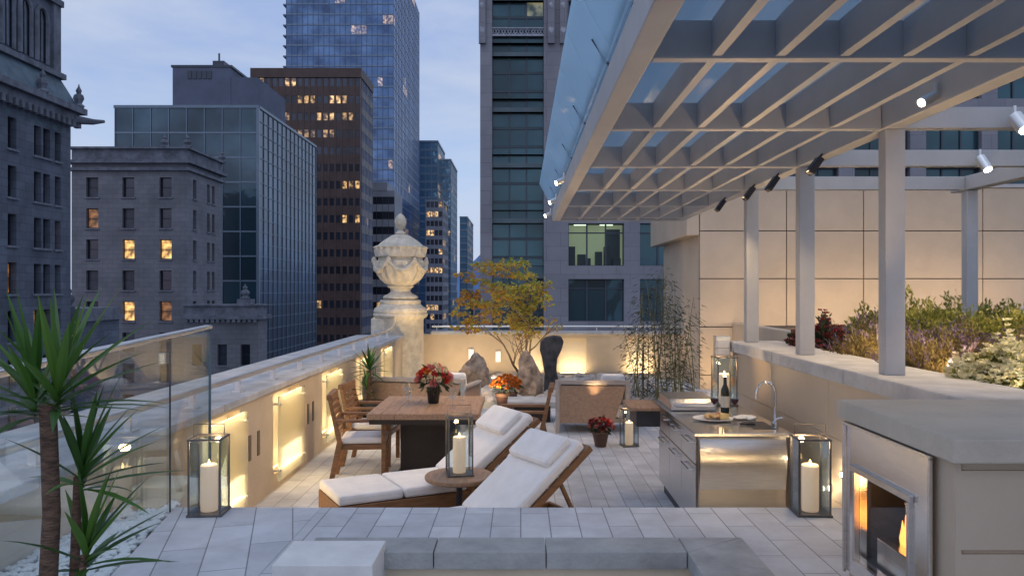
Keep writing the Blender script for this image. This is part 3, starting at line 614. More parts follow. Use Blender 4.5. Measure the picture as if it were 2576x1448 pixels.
for k in range(14):
    a=1.0+k*.8; MB().hexa([(.47,a+.008,3.27),(.482,a+.008,3.265),(.482,a+.792,3.265),(.47,a+.792,3.27),(.285,a+.008,3.62),(.297,a+.008,3.625),(.297,a+.792,3.625),(.285,a+.792,3.62)]).build('fascia_glass',M['fasciaglass'],pg)
for yy in CY:
    for xx in (.53,2.43): MB().box(xx-.02,xx+.02,yy-.02,yy+.02,3.242,3.308).build('glass_clip',M['dark'],pg)
    MB().bar((.50,yy-.8,3.245),(.40,yy-.8,3.40),.012).build('glass_bracket',M['mulld'],pg)
def spot_can(p,aim,lb,en,ang=70,L=.16,r=.05,lit=True,light_aim=None):
    p=V(p); d=(V(aim)-p).normalized(); t=thing('spotlight',lb,'spotlight',p,'spotlights on the pergola beams')
    MB().tube([p,p+d*L],[r,r],16).build('housing',M['railm'],t,smooth=True)
    MB().tube([p+V((0,0,.07)),p+V((0,0,.01))],.010,8).build('bracket',M['railm'],t)
    MB().tube([p+d*(L+.001),p+d*(L+.006)],r*.8,16).build('lens',M['lens'] if lit else M['dark'],t)
    if lit and en: lamp('SPOT','spot_lamp',p+d*(L+.03),en,(1,.70,.37),.03,aim=light_aim or aim,spot=ang,blend=.8)
spot_can((2.35,4.5,3.10),(1.6,4.3,2.7),'bright spotlight under the right pergola beam beside nearest post',20,100,L=.11,r=.028,light_aim=(1.3,4.2,.7))
spot_can((3.2,5.15,3.12),(3.3,4.75,2.6),'silver spotlight at the right edge on the nearest side beam',90,115,L=.13,r=.045,light_aim=(3.4,5.3,1.3))
spot_can((3.9,6.75,3.12),(4.0,6.4,2.6),'silver spotlight hanging on the middle side beam',110,115,L=.14,r=.04,light_aim=(3.7,6.9,1.3))
spot_can((.44,8.1,3.12),(.0,8.0,2.9),'lit spotlight halfway along the left pergola beam',150,100,L=.09,r=.03,light_aim=(-1.9,8.2,.5))
spot_can((.44,9.9,3.12),(.0,9.8,2.9),'lit spotlight near the far end of left pergola beam',150,100,L=.09,r=.03,light_aim=(-2.1,10.2,.5))
spot_can((.44,11.7,3.12),(.0,11.6,2.9),'lit spotlight at the far tip of left pergola beam',110,100,L=.09,r=.03,light_aim=(.2,12.0,.3))
def flood(p,lb,en):
    p=V(p); t=thing('floodlight',lb,'floodlight',p,'dark floodlights along the right pergola beam')
    m=Matrix.Translation(p+V((-.05,0,-.09)))@Matrix.Rotation(R(35),4,'Y')
    MB().obox(m,.05,.11,.15).build('head',M['dark'],t,bev=.01); MB().bar(p+V((-.035,0,-.04)),p+V((.03,0,.02)),.016).build('bracket',M['dark'],t)
    if en: lamp('SPOT','added_wall_spot',p+V((-.12,0,-.13)),en,(1,.69,.36),.04,aim=(2.05,p.y-.1,.5),spot=110,blend=.8)  # added spot to warm planter wall and counter, not the flood's own beam
for yy,lb,en in ((6.25,'nearest dark floodlight under the right pergola beam',68),(7.3,'second dark floodlight along the right pergola beam',0),(8.05,'third dark floodlight along the right pergola beam',60),(9.2,'farthest dark floodlight under the right pergola beam',42)): flood((2.36,yy,3.06),lb,en)
# warm up-lighting from the planter and kitchen side onto the louvres
lamp('SPOT','pergola_uplight',(2.2,7.9,1.5),60,(1,.66,.34),.08,aim=(1.4,7.0,3.2),spot=120)
lamp('SPOT','pergola_uplight',(2.2,4.5,1.6),42,(1,.66,.34),.08,aim=(1.5,4.6,3.2),spot=130)
lamp('SPOT','pergola_uplight',(1.0,11.0,.5),60,(1,.66,.34),.08,aim=(1.3,10,3.2),spot=90)
# ------------------------------------------------------------------ fireplace
fi=thing('outdoor_fireplace','tan masonry fireplace block with steel firebox and stone cap at right foreground','fireplace',(2,3,ZU))
mb=MB(); mb.facade((1.455,0,0),-Y,X,[-3.52,-3.43,-2.90,-2.66],[ZU-.1,.82,1.25,1.43],{(1,1)},.02)
mb.box(1.475,2.25,2.66,2.72,ZU,1.115); mb.box(1.475,2.25,2.66,2.72,1.13,1.395); mb.box(1.485,2.25,2.675,2.72,ZU,1.43)
mb.quad((1.455,2.66,ZU),(1.475,2.66,ZU),(1.475,2.66,1.43),(1.455,2.66,1.43)); mb.quad((1.455,3.52,ZU),(2.25,3.52,ZU),(2.25,3.52,1.43),(1.455,3.52,1.43))
mb.build('block',M['panel'],fi)
MB().box(1.415,2.25,2.60,3.56,1.43,1.51).build('cap',M['concrete'],fi,bev=.006)
mb=MB(); mb.facade((1.435,0,0),-Y,X,[-3.505,-3.41,-2.93,-2.78],[.77,.84,1.22,1.42],{(1,1)},.05)
mb.build('steel_surround',M['steel_bright'],fi)
for bx in ((1.42,1.434,2.765,3.515,1.41,1.423),(1.42,1.434,2.765,2.78,.76,1.409),(1.42,1.434,3.50,3.515,.76,1.409),(1.418,1.434,2.90,3.44,1.222,1.25)): MB().box(*bx).build('trim_frame',M['steel'],fi,bev=.003)
for yy in (2.915,3.395): MB().box(1.422,1.45,yy,yy+.022,.84,1.221).build('door_frame',M['steel'],fi,bev=.003)
MB().box(1.785,1.80,2.72,3.50,.80,1.27).build('firebox_back',M['dark'],fi)
MB().box(1.49,1.784,3.46,3.50,.80,1.27).build('firebox_side',M['dark'],fi); MB().box(1.49,1.784,2.73,2.76,.80,1.27).build('firebox_side',M['dark'],fi)
MB().box(1.49,1.784,2.77,3.45,.80,.838).build('firebox_floor',M['dark'],fi); MB().box(1.49,1.784,2.77,3.45,1.24,1.27).build('firebox_top',M['dark'],fi)
MB().box(1.505,1.60,3.02,3.36,.84,.955).build('burner_tray',M['steel'],fi,bev=.004)
MB().box(1.455,1.459,2.94,3.40,.845,1.216).build('front_glass',M['fire_glass'],fi)
random.seed(3)
for k in range(8):
    yy=3.06+k*.028; hh=.05+.10*abs(math.sin((k+.7)*1.1))*U_(.6,1.2); xx=1.55+U_(-.025,.025); ln=U_(-.018,.018)
    MB().tube([(xx,yy,.953),(xx,yy+ln*.3,.953+hh*.3),(xx+ln,yy+ln,.953+hh*.65),(xx+ln,yy+ln*1.6,.953+hh)],[.008,.012,.007,.001],8).build('flame',M['fire'],fi,smooth=True)
lamp('POINT','fire_light',(1.56,3.16,1.14),1.1,(1,.48,.16),.04)
# ------------------------------------------------------------------ hot tub coping
ht=thing('tub_surround','grey stone coping around a sunken tub in the foreground','tub',(0,3.5,ZU))
for a,b in ((-1.0,-.405),(-.4,.115),(.12,.768)): MB().box(a,b,3.67,3.89,.71,.79).build('back_coping',M['coping_dark'],ht,bev=.003)
mb=MB(); mb.prism([(.772,3.67),(1.08,3.89),(1.08,2.0),(.772,2.0)],'z',.71,.79); mb.prism([(.772,3.674),(1.074,3.89),(.772,3.89)],'z',.71,.79); mb.build('side_coping',M['coping_dark'],ht,bev=.003)
MB().box(-1.05,1.08,3.70,3.86,.1,.708).box(.80,1.06,1.5,3.69,.1,.708).build('basin_wall',M['stucco_pale'],ht)
lamp('AREA','tub_light',(.1,2.9,.3),7,(1,.76,.44),size=.5,sy=.2,aim=(.0,3.7,.5))
tag(MB().box(-1.06,-.63,3.38,3.715,.3,.83).build('step_block',M['white_stone'],bev=.005),'white stone block at the left corner of the sunken tub','block')
# ------------------------------------------------------------------ lanterns
def lantern(label,loc,sc=1,rz=0):
    t=thing('lantern',label,'lantern',(0,0,0),'candle lanterns around the terrace'); w_=.095; h=.47; f=.0055
    for a in (-1,1):
        for b in (-1,1): MB().box(a*w_-f,a*w_+f,b*w_-f,b*w_+f,.014,h).build('corner_post',M['bronze'],t,bev=.0015)
    MB().box(-.108,.108,-.108,.108,0,.014).build('base',M['bronze'],t,bev=.003)
    mb=MB()
    for z0,ww in ((h,.103),):
        mb.box(-ww,ww,-ww,-ww+.015,z0,z0+.011).box(-ww,ww,ww-.015,ww,z0,z0+.011).box(-ww,-ww+.015,-ww+.016,ww-.016,z0,z0+.011).box(ww-.015,ww,-ww+.016,ww-.016,z0,z0+.011)
    mb.build('top_frame',M['bronze'],t,bev=.002)
    for a in (-1,1):
        MB().box(a*(w_-.002)-.002,a*(w_-.002)+.002,-w_+.010,w_-.010,.018,h-.004).build('glass_pane',M['glass'],t)
        MB().box(-w_+.010,w_-.010,a*(w_-.002)-.002,a*(w_-.002)+.002,.018,h-.004).build('glass_pane',M['glass'],t)
    MB().tube([(-.095,0,h+.01),(-.095,0,h+.09),(.095,0,h+.09),(.095,0,h+.01)],.0035,6).build('handle',M['bronze'],t)
    cd=MB().lathe([(.050,.016),(.052,.022),(.052,.30),(.045,.308),(.027,.295),(.004,.29)],0,0,24).build('candle',M['candle'],t,smooth=True)
    MB().lathe([(.002,.298),(.007,.306),(.008,.315),(.004,.33),(.001,.338)],0,0,8).build('flame',M['flame'],cd,smooth=True)
    t.location=loc; t.rotation_euler=(0,0,rz); t.scale=(sc,)*3; return t
L0=lantern('left metal lantern with tall candle at the upper deck edge by glass railing',(-1.83,4.67,ZU+.001),.93,R(4))
dup(L0,(1.70,4.67,ZU),R(-3),'right metal lantern with lit candle at the upper deck edge by fireplace',.93)
dup(L0,(-.5,6.47,.5),R(12),'glass hurricane lantern standing on the round side table',1.0)
dup(L0,(1.95,7.62,.90),R(5),'lantern with lit candle at the back of kitchen counter',.96)
dup(L0,(1.39,10.2,0),R(8),'lantern with lit candle on the floor beside the woven armchair',.98)
for p,e_ in (((-1.83,4.67,ZU+.4),1.6),((1.70,4.67,ZU+.4),3.6),((-.5,6.47,.9),1.4),((1.95,7.62,1.28),3.4),((1.39,10.2,.41),3.6)): lamp('POINT','candle_light',p,e_,(1,.60,.28),.02)
# ------------------------------------------------------------------ loungers
def lounger():
    t=thing('sun_lounger','','sun lounger',(0,0,0),'teak sun loungers on the lower deck'); hw=.33
    mb=MB(); mb.box(0,1.86,-hw,-hw+.03,.06,.30).box(0,1.86,hw-.03,hw,.06,.30).box(0,.03,-hw+.031,hw-.031,.06,.30).box(1.83,1.86,-hw+.031,hw-.031,.06,.30); mb.build('frame',M['teak'],t,bev=.005)
    for a in (.05,1.74):
        for b in (-hw+.04,hw-.10): MB().box(a,a+.06,b,b+.06,0,.06).build('leg',M['teak'],t)
    mb=MB()
    for k in range(10): mb.box(.04+k*.105,.13+k*.105,-hw+.032,hw-.032,.27,.295)
    mb.build('slats',M['teak'],t)
    MB().box(.0,.535,-hw+.01,hw-.01,.302,.385).box(.545,1.10,-hw+.01,hw-.01,.302,.385).build('seat_cushion',M['cushion'],t,bev=.025)
    ang=R(-38); m=Matrix.Translation((1.11,0,.31))@Matrix.Rotation(ang,4,'Y')
    mb=MB(); mb.obox(m@Matrix.Translation((.43,-hw+.015,0)),.88,.03,.045).obox(m@Matrix.Translation((.43,hw-.015,0)),.88,.03,.045)
    for k in range(8): mb.obox(m@Matrix.Translation((.05+k*.112,0,0)),.09,2*hw-.062,.02)
    mb.build('backrest_frame',M['teak'],t,bev=.003)
    MB().obox(m@Matrix.Translation((.42,0,.066)),.84,2*hw-.03,.082).build('back_cushion',M['cushion'],t,bev=.025)
    MB().obox(m@Matrix.Translation((.66,0,.135)),.27,2*hw-.12,.075).build('pillow',M['cushion'],t,bev=.032)
    for b in (-.25,.25): MB().bar(m@V((.55,b,-.02)),(1.75,b,.25),.025).build('support_strut',M['teak'],t)
    return t
lo=lounger(); lo['label']='farther teak sun lounger with white cushions behind the round side table'
lo.location=(-1.57,6.49,0); lo.rotation_euler=(0,0,R(28))
dup(lo,(-1.19,5.16,0),R(31),'nearer teak sun lounger with white cushions just below the upper deck edge')
stt=thing('side_table','round wooden side table on dark stem between the two loungers','table',(-.5,6.47,0))
MB().lathe([(.26,.455),(.275,.462),(.28,.475),(.28,.492),(.27,.5),(.002,.5)],-.5,6.47,40).build('tabletop',M['teak_x'],stt,smooth=True)
MB().lathe([(.025,.02),(.025,.455)],-.5,6.47,16).build('stem',M['dark'],stt,smooth=True); MB().lathe([(.18,0),(.18,.012),(.05,.03),(.03,.04)],-.5,6.47,30).build('foot',M['dark'],stt,smooth=True)
# ------------------------------------------------------------------ dining
dt=thing('dining_table','square teak dining table on dark pedestal','table',(-1,8.7,0))
mb=MB()
for k in range(8): mb.box(-1.55+k*.1415,-1.55+(k+1)*.1415-.003,8.0,9.35,.69,.75)
mb.build('tabletop',M['teak_x'],dt,bev=.003)
mb=MB(); mb.box(-1.53,-.44,8.02,8.05,.64,.688).box(-1.53,-.44,9.30,9.33,.64,.688).box(-1.53,-1.50,8.051,9.299,.64,.688).box(-.47,-.44,8.051,9.299,.64,.688); mb.build('apron',M['darkwood'],dt)
MB().box(-1.28,-.70,8.45,8.95,.03,.688).box(-1.34,-.64,8.40,9.0,0,.03).build('pedestal',M['darkwood'],dt,bev=.01)
def chair():
    t=thing('dining_chair','','chair',(0,0,0),'teak armchairs around the dining table')
    for b in (-1,1):
        MB().hexa([(.20,b*.25-.022,0),(.24,b*.25-.022,0),(.24,b*.25+.022,0),(.20,b*.25+.022,0),(.20,b*.25-.024,.64),(.255,b*.25-.024,.64),(.255,b*.25+.024,.64),(.20,b*.25+.024,.64)]).build('leg',M['teak'],t,bev=.004)
        MB().hexa([(-.34,b*.25-.022,0),(-.29,b*.25-.022,0),(-.29,b*.25+.022,0),(-.34,b*.25+.022,0),(-.25,b*.25-.024,.44),(-.19,b*.25-.024,.44),(-.19,b*.25+.024,.44),(-.25,b*.25+.024,.44)]).build('leg',M['teak'],t,bev=.004)
        MB().hexa([(-.25,b*.25-.02,.44),(-.20,b*.25-.02,.44),(-.20,b*.25+.02,.44),(-.25,b*.25+.02,.44),(-.345,b*.25-.018,.90),(-.31,b*.25-.018,.90),(-.31,b*.25+.018,.90),(-.345,b*.25+.018,.90)]).build('back_post',M['teak'],t,bev=.004)
        MB().box(-.27,.27,b*.25-.032,b*.25+.032,.64,.668).build('armrest',M['teak'],t,bev=.006)
    MB().box(-.23,.25,-.225,.225,.35,.405).build('seat_frame',M['teak'],t,bev=.004)
    MB().box(-.22,.25,-.22,.22,.407,.475).build('seat_cushion',M['cushion'],t,bev=.025)
    mb=MB()
    for k in range(6):
        z0=.50+k*.066; xx=-.235-.085*(z0-.44)/.46-.0; mb.box(xx-.012,xx+.012,-.229,.229,z0,z0+.045)
    mb.build('back_slats',M['teak'],t); MB().box(-.355,-.30,-.27,.27,.872,.925).build('top_rail',M['teak'],t,bev=.006)
    return t
ch=chair(); ch['label']='nearest teak armchair with white seat cushion on left side of dining table'; ch.location=(-1.66,8.42,0); ch.rotation_euler=(0,0,R(6))
dup(ch,(-1.70,9.25,0),R(-3),'second teak armchair on left side of table, behind the nearest one')
dup(ch,(.02,9.0,0),R(176),'teak armchair on right side of dining table behind the lounger backs')
mum_meshes={}
def bloom(col,r,seed=0):
    if (col,r) not in mum_meshes:
        random.seed(seed); lf=LF()
        for k in range(34):
            el=R(88-80*k/34); a=k*2.399; d=V((math.cos(a)*math.cos(el),math.sin(a)*math.cos(el),math.sin(el))); lf.leaf(d*r*.15,d,r,r*.5,U_(.1,1)*(.4+.6*k/34))
        o=lf.build('bloom',M['fl_'+col]); mum_meshes[(col,r)]=o.data; bpy.data.objects.remove(o)
    return mum_meshes[(col,r)]
def bouquet(t,c,R_,nb,cols,r,seed,leafmat=None,flat=.85):
    rn=random.Random(seed); random.seed(seed); lf=LF(); leaf_clump(lf,c,R_*.92,170,R_*.45,.03,.5,flat); lf.build('foliage',M['mumleaf'],t)
    for k in range(nb):
        el=math.asin(min(1,(k+.5)/nb*1.15-.15)); a=k*2.399; d=V((math.cos(a)*math.cos(el),math.sin(a)*math.cos(el),math.sin(el)))
        col=rn.choice(cols); o=link('bloom',bloom(col,r,3),None,t); o.location=V(c)+V((d.x,d.y,d.z*flat))*R_*rn.uniform(.85,1.08); o.rotation_euler=d.to_track_quat('Z','Y').to_euler(); o.scale=(rn.uniform(.75,1.2),)*3
t=thing('flower_vase','bouquet of red, orange and cream flowers in a black vase on dining table','flowers',(-.96,8.75,.75))
MB().lathe([(.055,.751),(.06,.76),(.075,.9),(.08,.93),(.07,.93)],-.96,8.75,24).build('vase',M['blackpot'],t,smooth=True)
bouquet(t,(-.96,8.75,1.01),.17,40,['red','orange','cream','pink','cream','cream','pink','red'],.045,5)
t=thing('flower_pot','bright orange mums in a brown pot in front of standing stones','flower pot',(-.24,13.1,0))
MB().lathe([(.12,0),(.13,.02),(.17,.24),(.185,.25),(.185,.30),(.15,.30)],-.24,13.1,28).build('pot',M['terracotta'],t,smooth=True); bouquet(t,(-.24,13.1,.42),.21,28,['orange'],.055,6,flat=.7)
t=thing('flower_pot','red mums in a dark clay pot on the deck beside the woven armchair','flower pot',(1.02,10.15,0))
MB().lathe([(.07,0),(.075,.02),(.10,.15),(.11,.16),(.11,.19),(.09,.19)],1.02,10.15,28).build('pot',M['terracotta'],t,smooth=True); bouquet(t,(1.02,10.15,.26),.145,28,['pink','maroon','maroon','red'],.036,7,flat=.7)
def glassw(loc,label,wine=True):
    t=thing('wine_glass',label,'wine glass',loc,'wine glasses on the terrace tables'); x,y,z=loc
    MB().lathe([(.034,z+.001),(.034,z+.004),(.005,z+.008),(.004,z+.085),(.012,z+.095),(.034,z+.12),(.04,z+.15),(.036,z+.185),(.031,z+.205)],x,y,20).build('glass',M['glass'],t,smooth=True)
    if wine: MB().lathe([(.006,z+.094),(.03,z+.12),(.037,z+.145),(.001,z+.146)],x,y,18).build('wine',M['wine'],t,smooth=True)
for q,(x,y) in enumerate(((-1.2,8.5),(-.72,8.4),(-.66,9.0),(-1.3,9.05))):
    glassw((x,y,.75),['empty wine glass at near left of dining table','empty wine glass at near right of dining table','empty wine glass at far right of dining table','empty wine glass at far left of dining table'][q],False)
# ------------------------------------------------------------------ lounge seating
def lounge_seat(W,label):
    t=thing('lounge_armchair',label,'armchair',(0,0,0),'woven lounge seats by the rock garden'); h=W/2
    for a in (-1,1):
        MB().box(a*h-.03,a*h+.03,-.40,-.34,0,.74).build('leg',M['taupe'],t,bev=.004); MB().box(a*h-.03,a*h+.03,.34,.40,0,.60).build('leg',M['taupe'],t,bev=.004)
        MB().box(a*h-.045,a*h+.045,-.339,.42,.60,.64).build('armrest',M['taupe'],t,bev=.006)
        MB().prism([(-.335,.14),(.335,.14),(.335,.598),(-.335,.598)],'x',a*h-.012,a*h+.012).build('side_panel',M['tan'],t)
    MB().prism([(-h+.03,.66),(h-.03,.66),(h-.20,.14),(-h+.03,.14)],'y',-.385,-.36).build('back_panel',M['tan'],t)
    MB().box(-h+.031,h-.031,-.40,-.345,.68,.74).build('top_rail',M['taupe'],t,bev=.006); MB().box(-h+.031,h-.031,-.33,.39,.14,.20).build('seat_base',M['taupe'],t,bev=.004)
    MB().box(-h+.035,h-.035,-.32,.40,.205,.40).build('seat_cushion',M['cushion'],t,bev=.035)
    m=Matrix.Translation((0,-.23,.55))@Matrix.Rotation(R(12),4,'X')
    MB().obox(m,W-.08,.13,.36).build('back_cushion',M['taupe'],t,bev=.045)
    MB().obox(Matrix.Translation((h-.2,-.12,.66))@Matrix.Rotation(R(14),4,'X'),.34,.12,.30).build('throw_pillow',M['cushion'],t,bev=.05)
    for k in range(5): MB().box(-h+.05+k*(W-.1)/5,-h+.03+(k+1)*(W-.1)/5,-.343,-.33,.45,.679).build('back_slat',M['taupe'],t)
    return t
a=lounge_seat(.98,'woven tan lounge armchair seen from behind, right of the dining table'); a.location=(1.03,11.45,0); a.rotation_euler=(0,0,R(-4))
b=lounge_seat(1.5,'pale woven lounge sofa behind the dining table at left'); b.location=(-1.45,11.75,0); b.rotation_euler=(0,0,R(-14))
ct=thing('coffee_table','low grey slab coffee table in front of the orange flowers','table',(.25,12.2,0))
MB().box(-.2,.55,11.9,12.5,.26,.32).build('tabletop',M['coping'],ct,bev=.006); MB().box(-.1,.45,12.0,12.4,0,.26).build('base',M['darkwood'],ct)
# ------------------------------------------------------------------ kitchen
kt=thing('outdoor_kitchen','stainless steel outdoor kitchen island with grill and sink','kitchen island',(1.7,7,0))
MB().box(1.39,2.05,6.22,7.92,.10,.868).build('cabinet',M['steel'],kt,bev=.004)
MB().box(1.42,2.04,6.24,7.88,0,.10).build('toe_kick',M['dark'],kt)
mb=MB(); ny=40
prof=[(6.165-.035*math.sin(min(1,max(0,(k/ny-.45)/.55))*math.pi)-.006*math.sin(k/ny*math.pi*3),.12+.735*k/ny) for k in range(ny+1)]
for (y0,z0),(y1,z1) in zip(prof,prof[1:]): mb.quad((1.385,y0,z0),(2.055,y0,z0),(2.055,y1,z1),(1.385,y1,z1))
mb.build('end_panel',M['steel'],kt,smooth=True)
lamp('AREA','added_steel_reflection_light',(1.7,EDGE+.02,.60),2.2,(1,.70,.36),size=.9,sy=.03,aim=(1.7,6.2,.6))  # added warm lamp, gives the steel end panel a golden reflection
MB().box(1.33,2.09,6.10,7.97,.87,.90).build('counter',M['steel'],kt,bev=.006)
for a,b in ((6.24,6.78),(6.79,7.33),(7.34,7.88)):
    for z0,z1 in ((.14,.62),(.63,.84)):
        d=MB().box(1.372,1.389,a,b,z0,z1).build('door' if z0<.5 else 'drawer',M['steel'],kt,bev=.003)
        MB().tube([(1.372,a+.12,z1-.06),(1.345,a+.12,z1-.06),(1.345,b-.12,z1-.06),(1.372,b-.12,z1-.06)],.008,8).build('handle',M['chrome'],d)
MB().prism([(7.2,.902),(7.2,.97),(7.28,1.0),(7.8,1.0),(7.86,.902)],'x',1.36,1.78).build('grill_lid',M['steel'],kt,bev=.01)
MB().tube([(1.40,7.17,.95),(1.74,7.17,.95)],.012,8).build('lid_handle',M['chrome'],kt)
MB().box(1.03,1.325,7.5,8.05,.855,.885).build('side_shelf',M['teak_x'],kt,bev=.004)
MB().box(1.10,1.325,7.55,8.0,.70,.852).build('shelf_drawer',M['dark'],kt)
MB().box(1.84,2.02,6.28,6.62,.8995,.9035).build('sink_basin',M['dark'],kt)
t=thing('faucet','tall curved chrome faucet at right end of kitchen counter','faucet',(2.04,6.4,.9))
pts=[(2.05,6.4,.9),(2.05,6.4,1.17)]+[(2.05-.075+.075*math.cos(k*math.pi/8),6.4,1.17+.085*math.sin(k*math.pi/8)) for k in range(1,9)]+[(1.90,6.4,1.12)]
MB().tube(pts,.012,10).build('spout',M['chrome'],t,smooth=True); MB().lathe([(.026,.9),(.026,.93),(.014,.945),(.014,.99)],2.05,6.4,16).build('base',M['chrome'],t,smooth=True); MB().tube([(2.05,6.39,.96),(2.09,6.33,.985)],.007,8).build('handle',M['chrome'],t)
t=thing('wine_bottle','dark red wine bottle with pale label on kitchen counter','bottle',(1.83,7.12,.9))
bx,by=1.83,7.12
MB().lathe([(.036,.902),(.038,.91),(.038,1.08),(.034,1.11),(.016,1.15),(.014,1.21),(.016,1.212),(.016,1.225),(.002,1.225)],bx,by,22).build('glass',M['bottle'],t,smooth=True); MB().lathe([(.0385,.95),(.0387,1.05)],bx,by,22).build('label',M['label'],t,smooth=True)
glassw((1.70,6.98,.9),'glass of red wine on kitchen counter, left of the bottle'); glassw((1.87,6.95,.9),'glass of red wine on kitchen counter, right of the bottle')
t=thing('food_platter','white platter with bread, cheese and fruit on kitchen counter','platter',(1.62,6.70,.9))
MB().lathe([(.10,.902),(.16,.918),(.168,.922),(.15,.92),(.002,.91)],1.62,6.70,32).build('plate',M['china'],t,smooth=True)
rn=random.Random(2)
for k in range(5): MB().rock((1.56+k*.025,6.65+.05*(k%2),.94),(.035,.05,.022),k).build('bread_slice',M['bread'],t,smooth=True)
for k in range(8): MB().rock((1.66+rn.uniform(-.05,.06),6.73+rn.uniform(-.07,.07),.935),(.018,.018,.018),k,sub=2).build('fruit',M['fruit'],t,smooth=True)
MB().prism([(1.66,6.61),(1.74,6.64),(1.68,6.68)],'z',.922,.965).build('cheese',M['cheese'],t)
mb=MB(); mb.rock((1.88,6.76,.915),(.10,.09,.02),4); mb.rock((1.95,6.72,.92),(.06,.07,.022),5); tag(mb.build('napkin',M['napkin'],smooth=True),'crumpled white napkin on counter beside the platter','napkin')
t=thing('kitchen_knife','long steel knife lying on the counter edge near the platter','knife',(1.75,6.45,.9)); MB().bar((1.62,6.47,.906),(1.78,6.46,.906),.028,.003).build('blade',M['chrome'],t); MB().bar((1.78,6.46,.91),(1.9,6.45,.91),.02,.014).build('handle',M['dark'],t)
t=thing('wall_socket_box','grey metal utility box at the end of planter wall','box',(2.15,8.72,1.2)); MB().box(2.10,2.26,8.55,8.68,1.0,1.5).build('housing',M['railm'],t,bev=.01); MB().box(2.12,2.24,8.54,8.549,1.3,1.46).build('cover',M['white_stone'],t)
# ------------------------------------------------------------------ city
wincache={}
def window(par,O,U,N,w_,h_,state,depth=.22,mull=(1,1),sill=True):
    key=(round(w_,2),round(h_,2),mull)
    if key not in wincache:
        mb=MB(); f=.07
        mb.box(0,f,0,.06,0,h_).box(w_-f,w_,0,.06,0,h_).box(f,w_-f,0,.06,0,f).box(f,w_-f,0,.06,h_-f,h_)
        for k in range(mull[0]): x=w_*(k+1)/(mull[0]+1); mb.box(x-.03,x+.03,.01,.055,f,h_-f)
        for k in range(mull[1]): z=h_*(k+1)/(mull[1]+1); mb.box(f,w_-f,.012,.05,z-.035,z+.035)
        o=mb.build('window',M['winframe']); fm=o.data; bpy.data.objects.remove(o)
        pms={}
        for st,mt in (('dark',M['pane']),('lit',M['panelit']),('dim',M['panedim']),('blind',M['paneblind'])):
            mb=MB(); mb.quad((.02,.065,.02),(w_-.02,.065,.02),(w_-.02,.065,h_-.02),(.02,.065,h_-.02)); o=mb.build('pane',mt,recalc=False); pms[st]=o.data; bpy.data.objects.remove(o)
        mb=MB(); mb.box(-.12,w_+.12,-.32,-.0,-.14,-.01); o=mb.build('sill',M['trim']); sm_=o.data; bpy.data.objects.remove(o)
        wincache[key]=(fm,pms,sm_)
    fm,pms,sm_=wincache[key]
    o=bpy.data.objects.new('window',fm); C.objects.link(o); o.parent=par; o.matrix_parent_inverse=Matrix.Translation(-par.location)
    m=Matrix((U,N,Z)).transposed().to_4x4(); o.matrix_basis=Matrix.Translation(V(O)+N*depth)@m
    q=bpy.data.objects.new('pane',pms[state]); C.objects.link(q); q.parent=o
    if sill:
        s_=bpy.data.objects.new('sill',sm_); C.objects.link(s_); s_.parent=o; s_.location=(0,-depth+.2,0)
def cuts(lo,hi,rng):
    c=[lo]
    for a,b in rng: c+=[a,b]
    return c+[hi]
def punched(mb,par,O,U,N,u0,u1,z0,z1,cols,rows,state,depth=.25,mull=(0,1),sill=True):
    us=cuts(u0,u1,cols); vs=cuts(z0,z1,rows)
    mb.facade(O,U,N,us,vs,{(2*i+1,2*j+1) for i in range(len(cols)) for j in range(len(rows))},depth)
    for i,(a,b) in enumerate(cols):
        for j,(c,d) in enumerate(rows): window(par,V(O)+U*a+Z*c,U,N,b-a,d-c,state(i,j),depth,mull,sill)
def curtain(par,O,U,N,width,z0,sh,ns,pw_,gm,mm,span=.0,spm=None,litp=.03,litf=None,mw=.10,hw=.14,seed=0):
    rn=random.Random(seed); O=V(O); nc=max(1,round(width/pw_)); pw_=width/nc
    bars=MB(); n_=-N; m=U*width
    for j in range(ns):
        bm=bmesh.new(); ly=bm.loops.layers.float_color.new('tone'); za=z0+j*sh+span; zb=z0+(j+1)*sh
        shade=rn.random(); i=0
        while i<nc:
            run=rn.choice((1,1,2,3)); tone=max(0,min(1,shade*.4+rn.random()*.7)); p=litf(j,i) if litf else litp; g=rn.uniform(.35,1) if rn.random()<p else 0
            for k in range(i,min(nc,i+run)):
                vv=[bm.verts.new(O+U*u+Z*zz) for u,zz in ((k*pw_,za),((k+1)*pw_,za),((k+1)*pw_,zb),(k*pw_,zb))]; f=bm.faces.new(vv)
                for lp in f.loops: lp[ly]=(min(1,tone*rn.uniform(.85,1.15)),g*rn.uniform(.6,1),0,1)
            i+=run
        me=bpy.data.meshes.new('window_band'); bm.to_mesh(me); bm.free(); link('window_band',me,gm,par)
        p=O+Z*(z0+j*sh); q=[p+n_*-.02,p+m+n_*-.02,p+m+n_*.08,p+n_*.08]; bars.hexa([tuple(a-Z*hw/2) for a in q]+[tuple(a+Z*hw/2) for a in q])
        if span and spm:
            q0=O+n_*.05+Z*(z0+j*sh); q=[q0-n_*.1,q0+m-n_*.1,q0+m,q0]; MB().hexa([tuple(a) for a in q]+[tuple(a+Z*span) for a in q]).build('spandrel',spm,par)
    for k in range(nc+1):
        p=O+U*(k*pw_)+Z*z0; q=[p-U*mw/2+n_*-.02,p+U*mw/2+n_*-.02,p+U*mw/2+n_*.11,p-U*mw/2+n_*.11]; bars.hexa([tuple(a) for a in q]+[tuple(a+Z*(ns*sh)) for a in q])
    bars.build('mullions',mm,par)
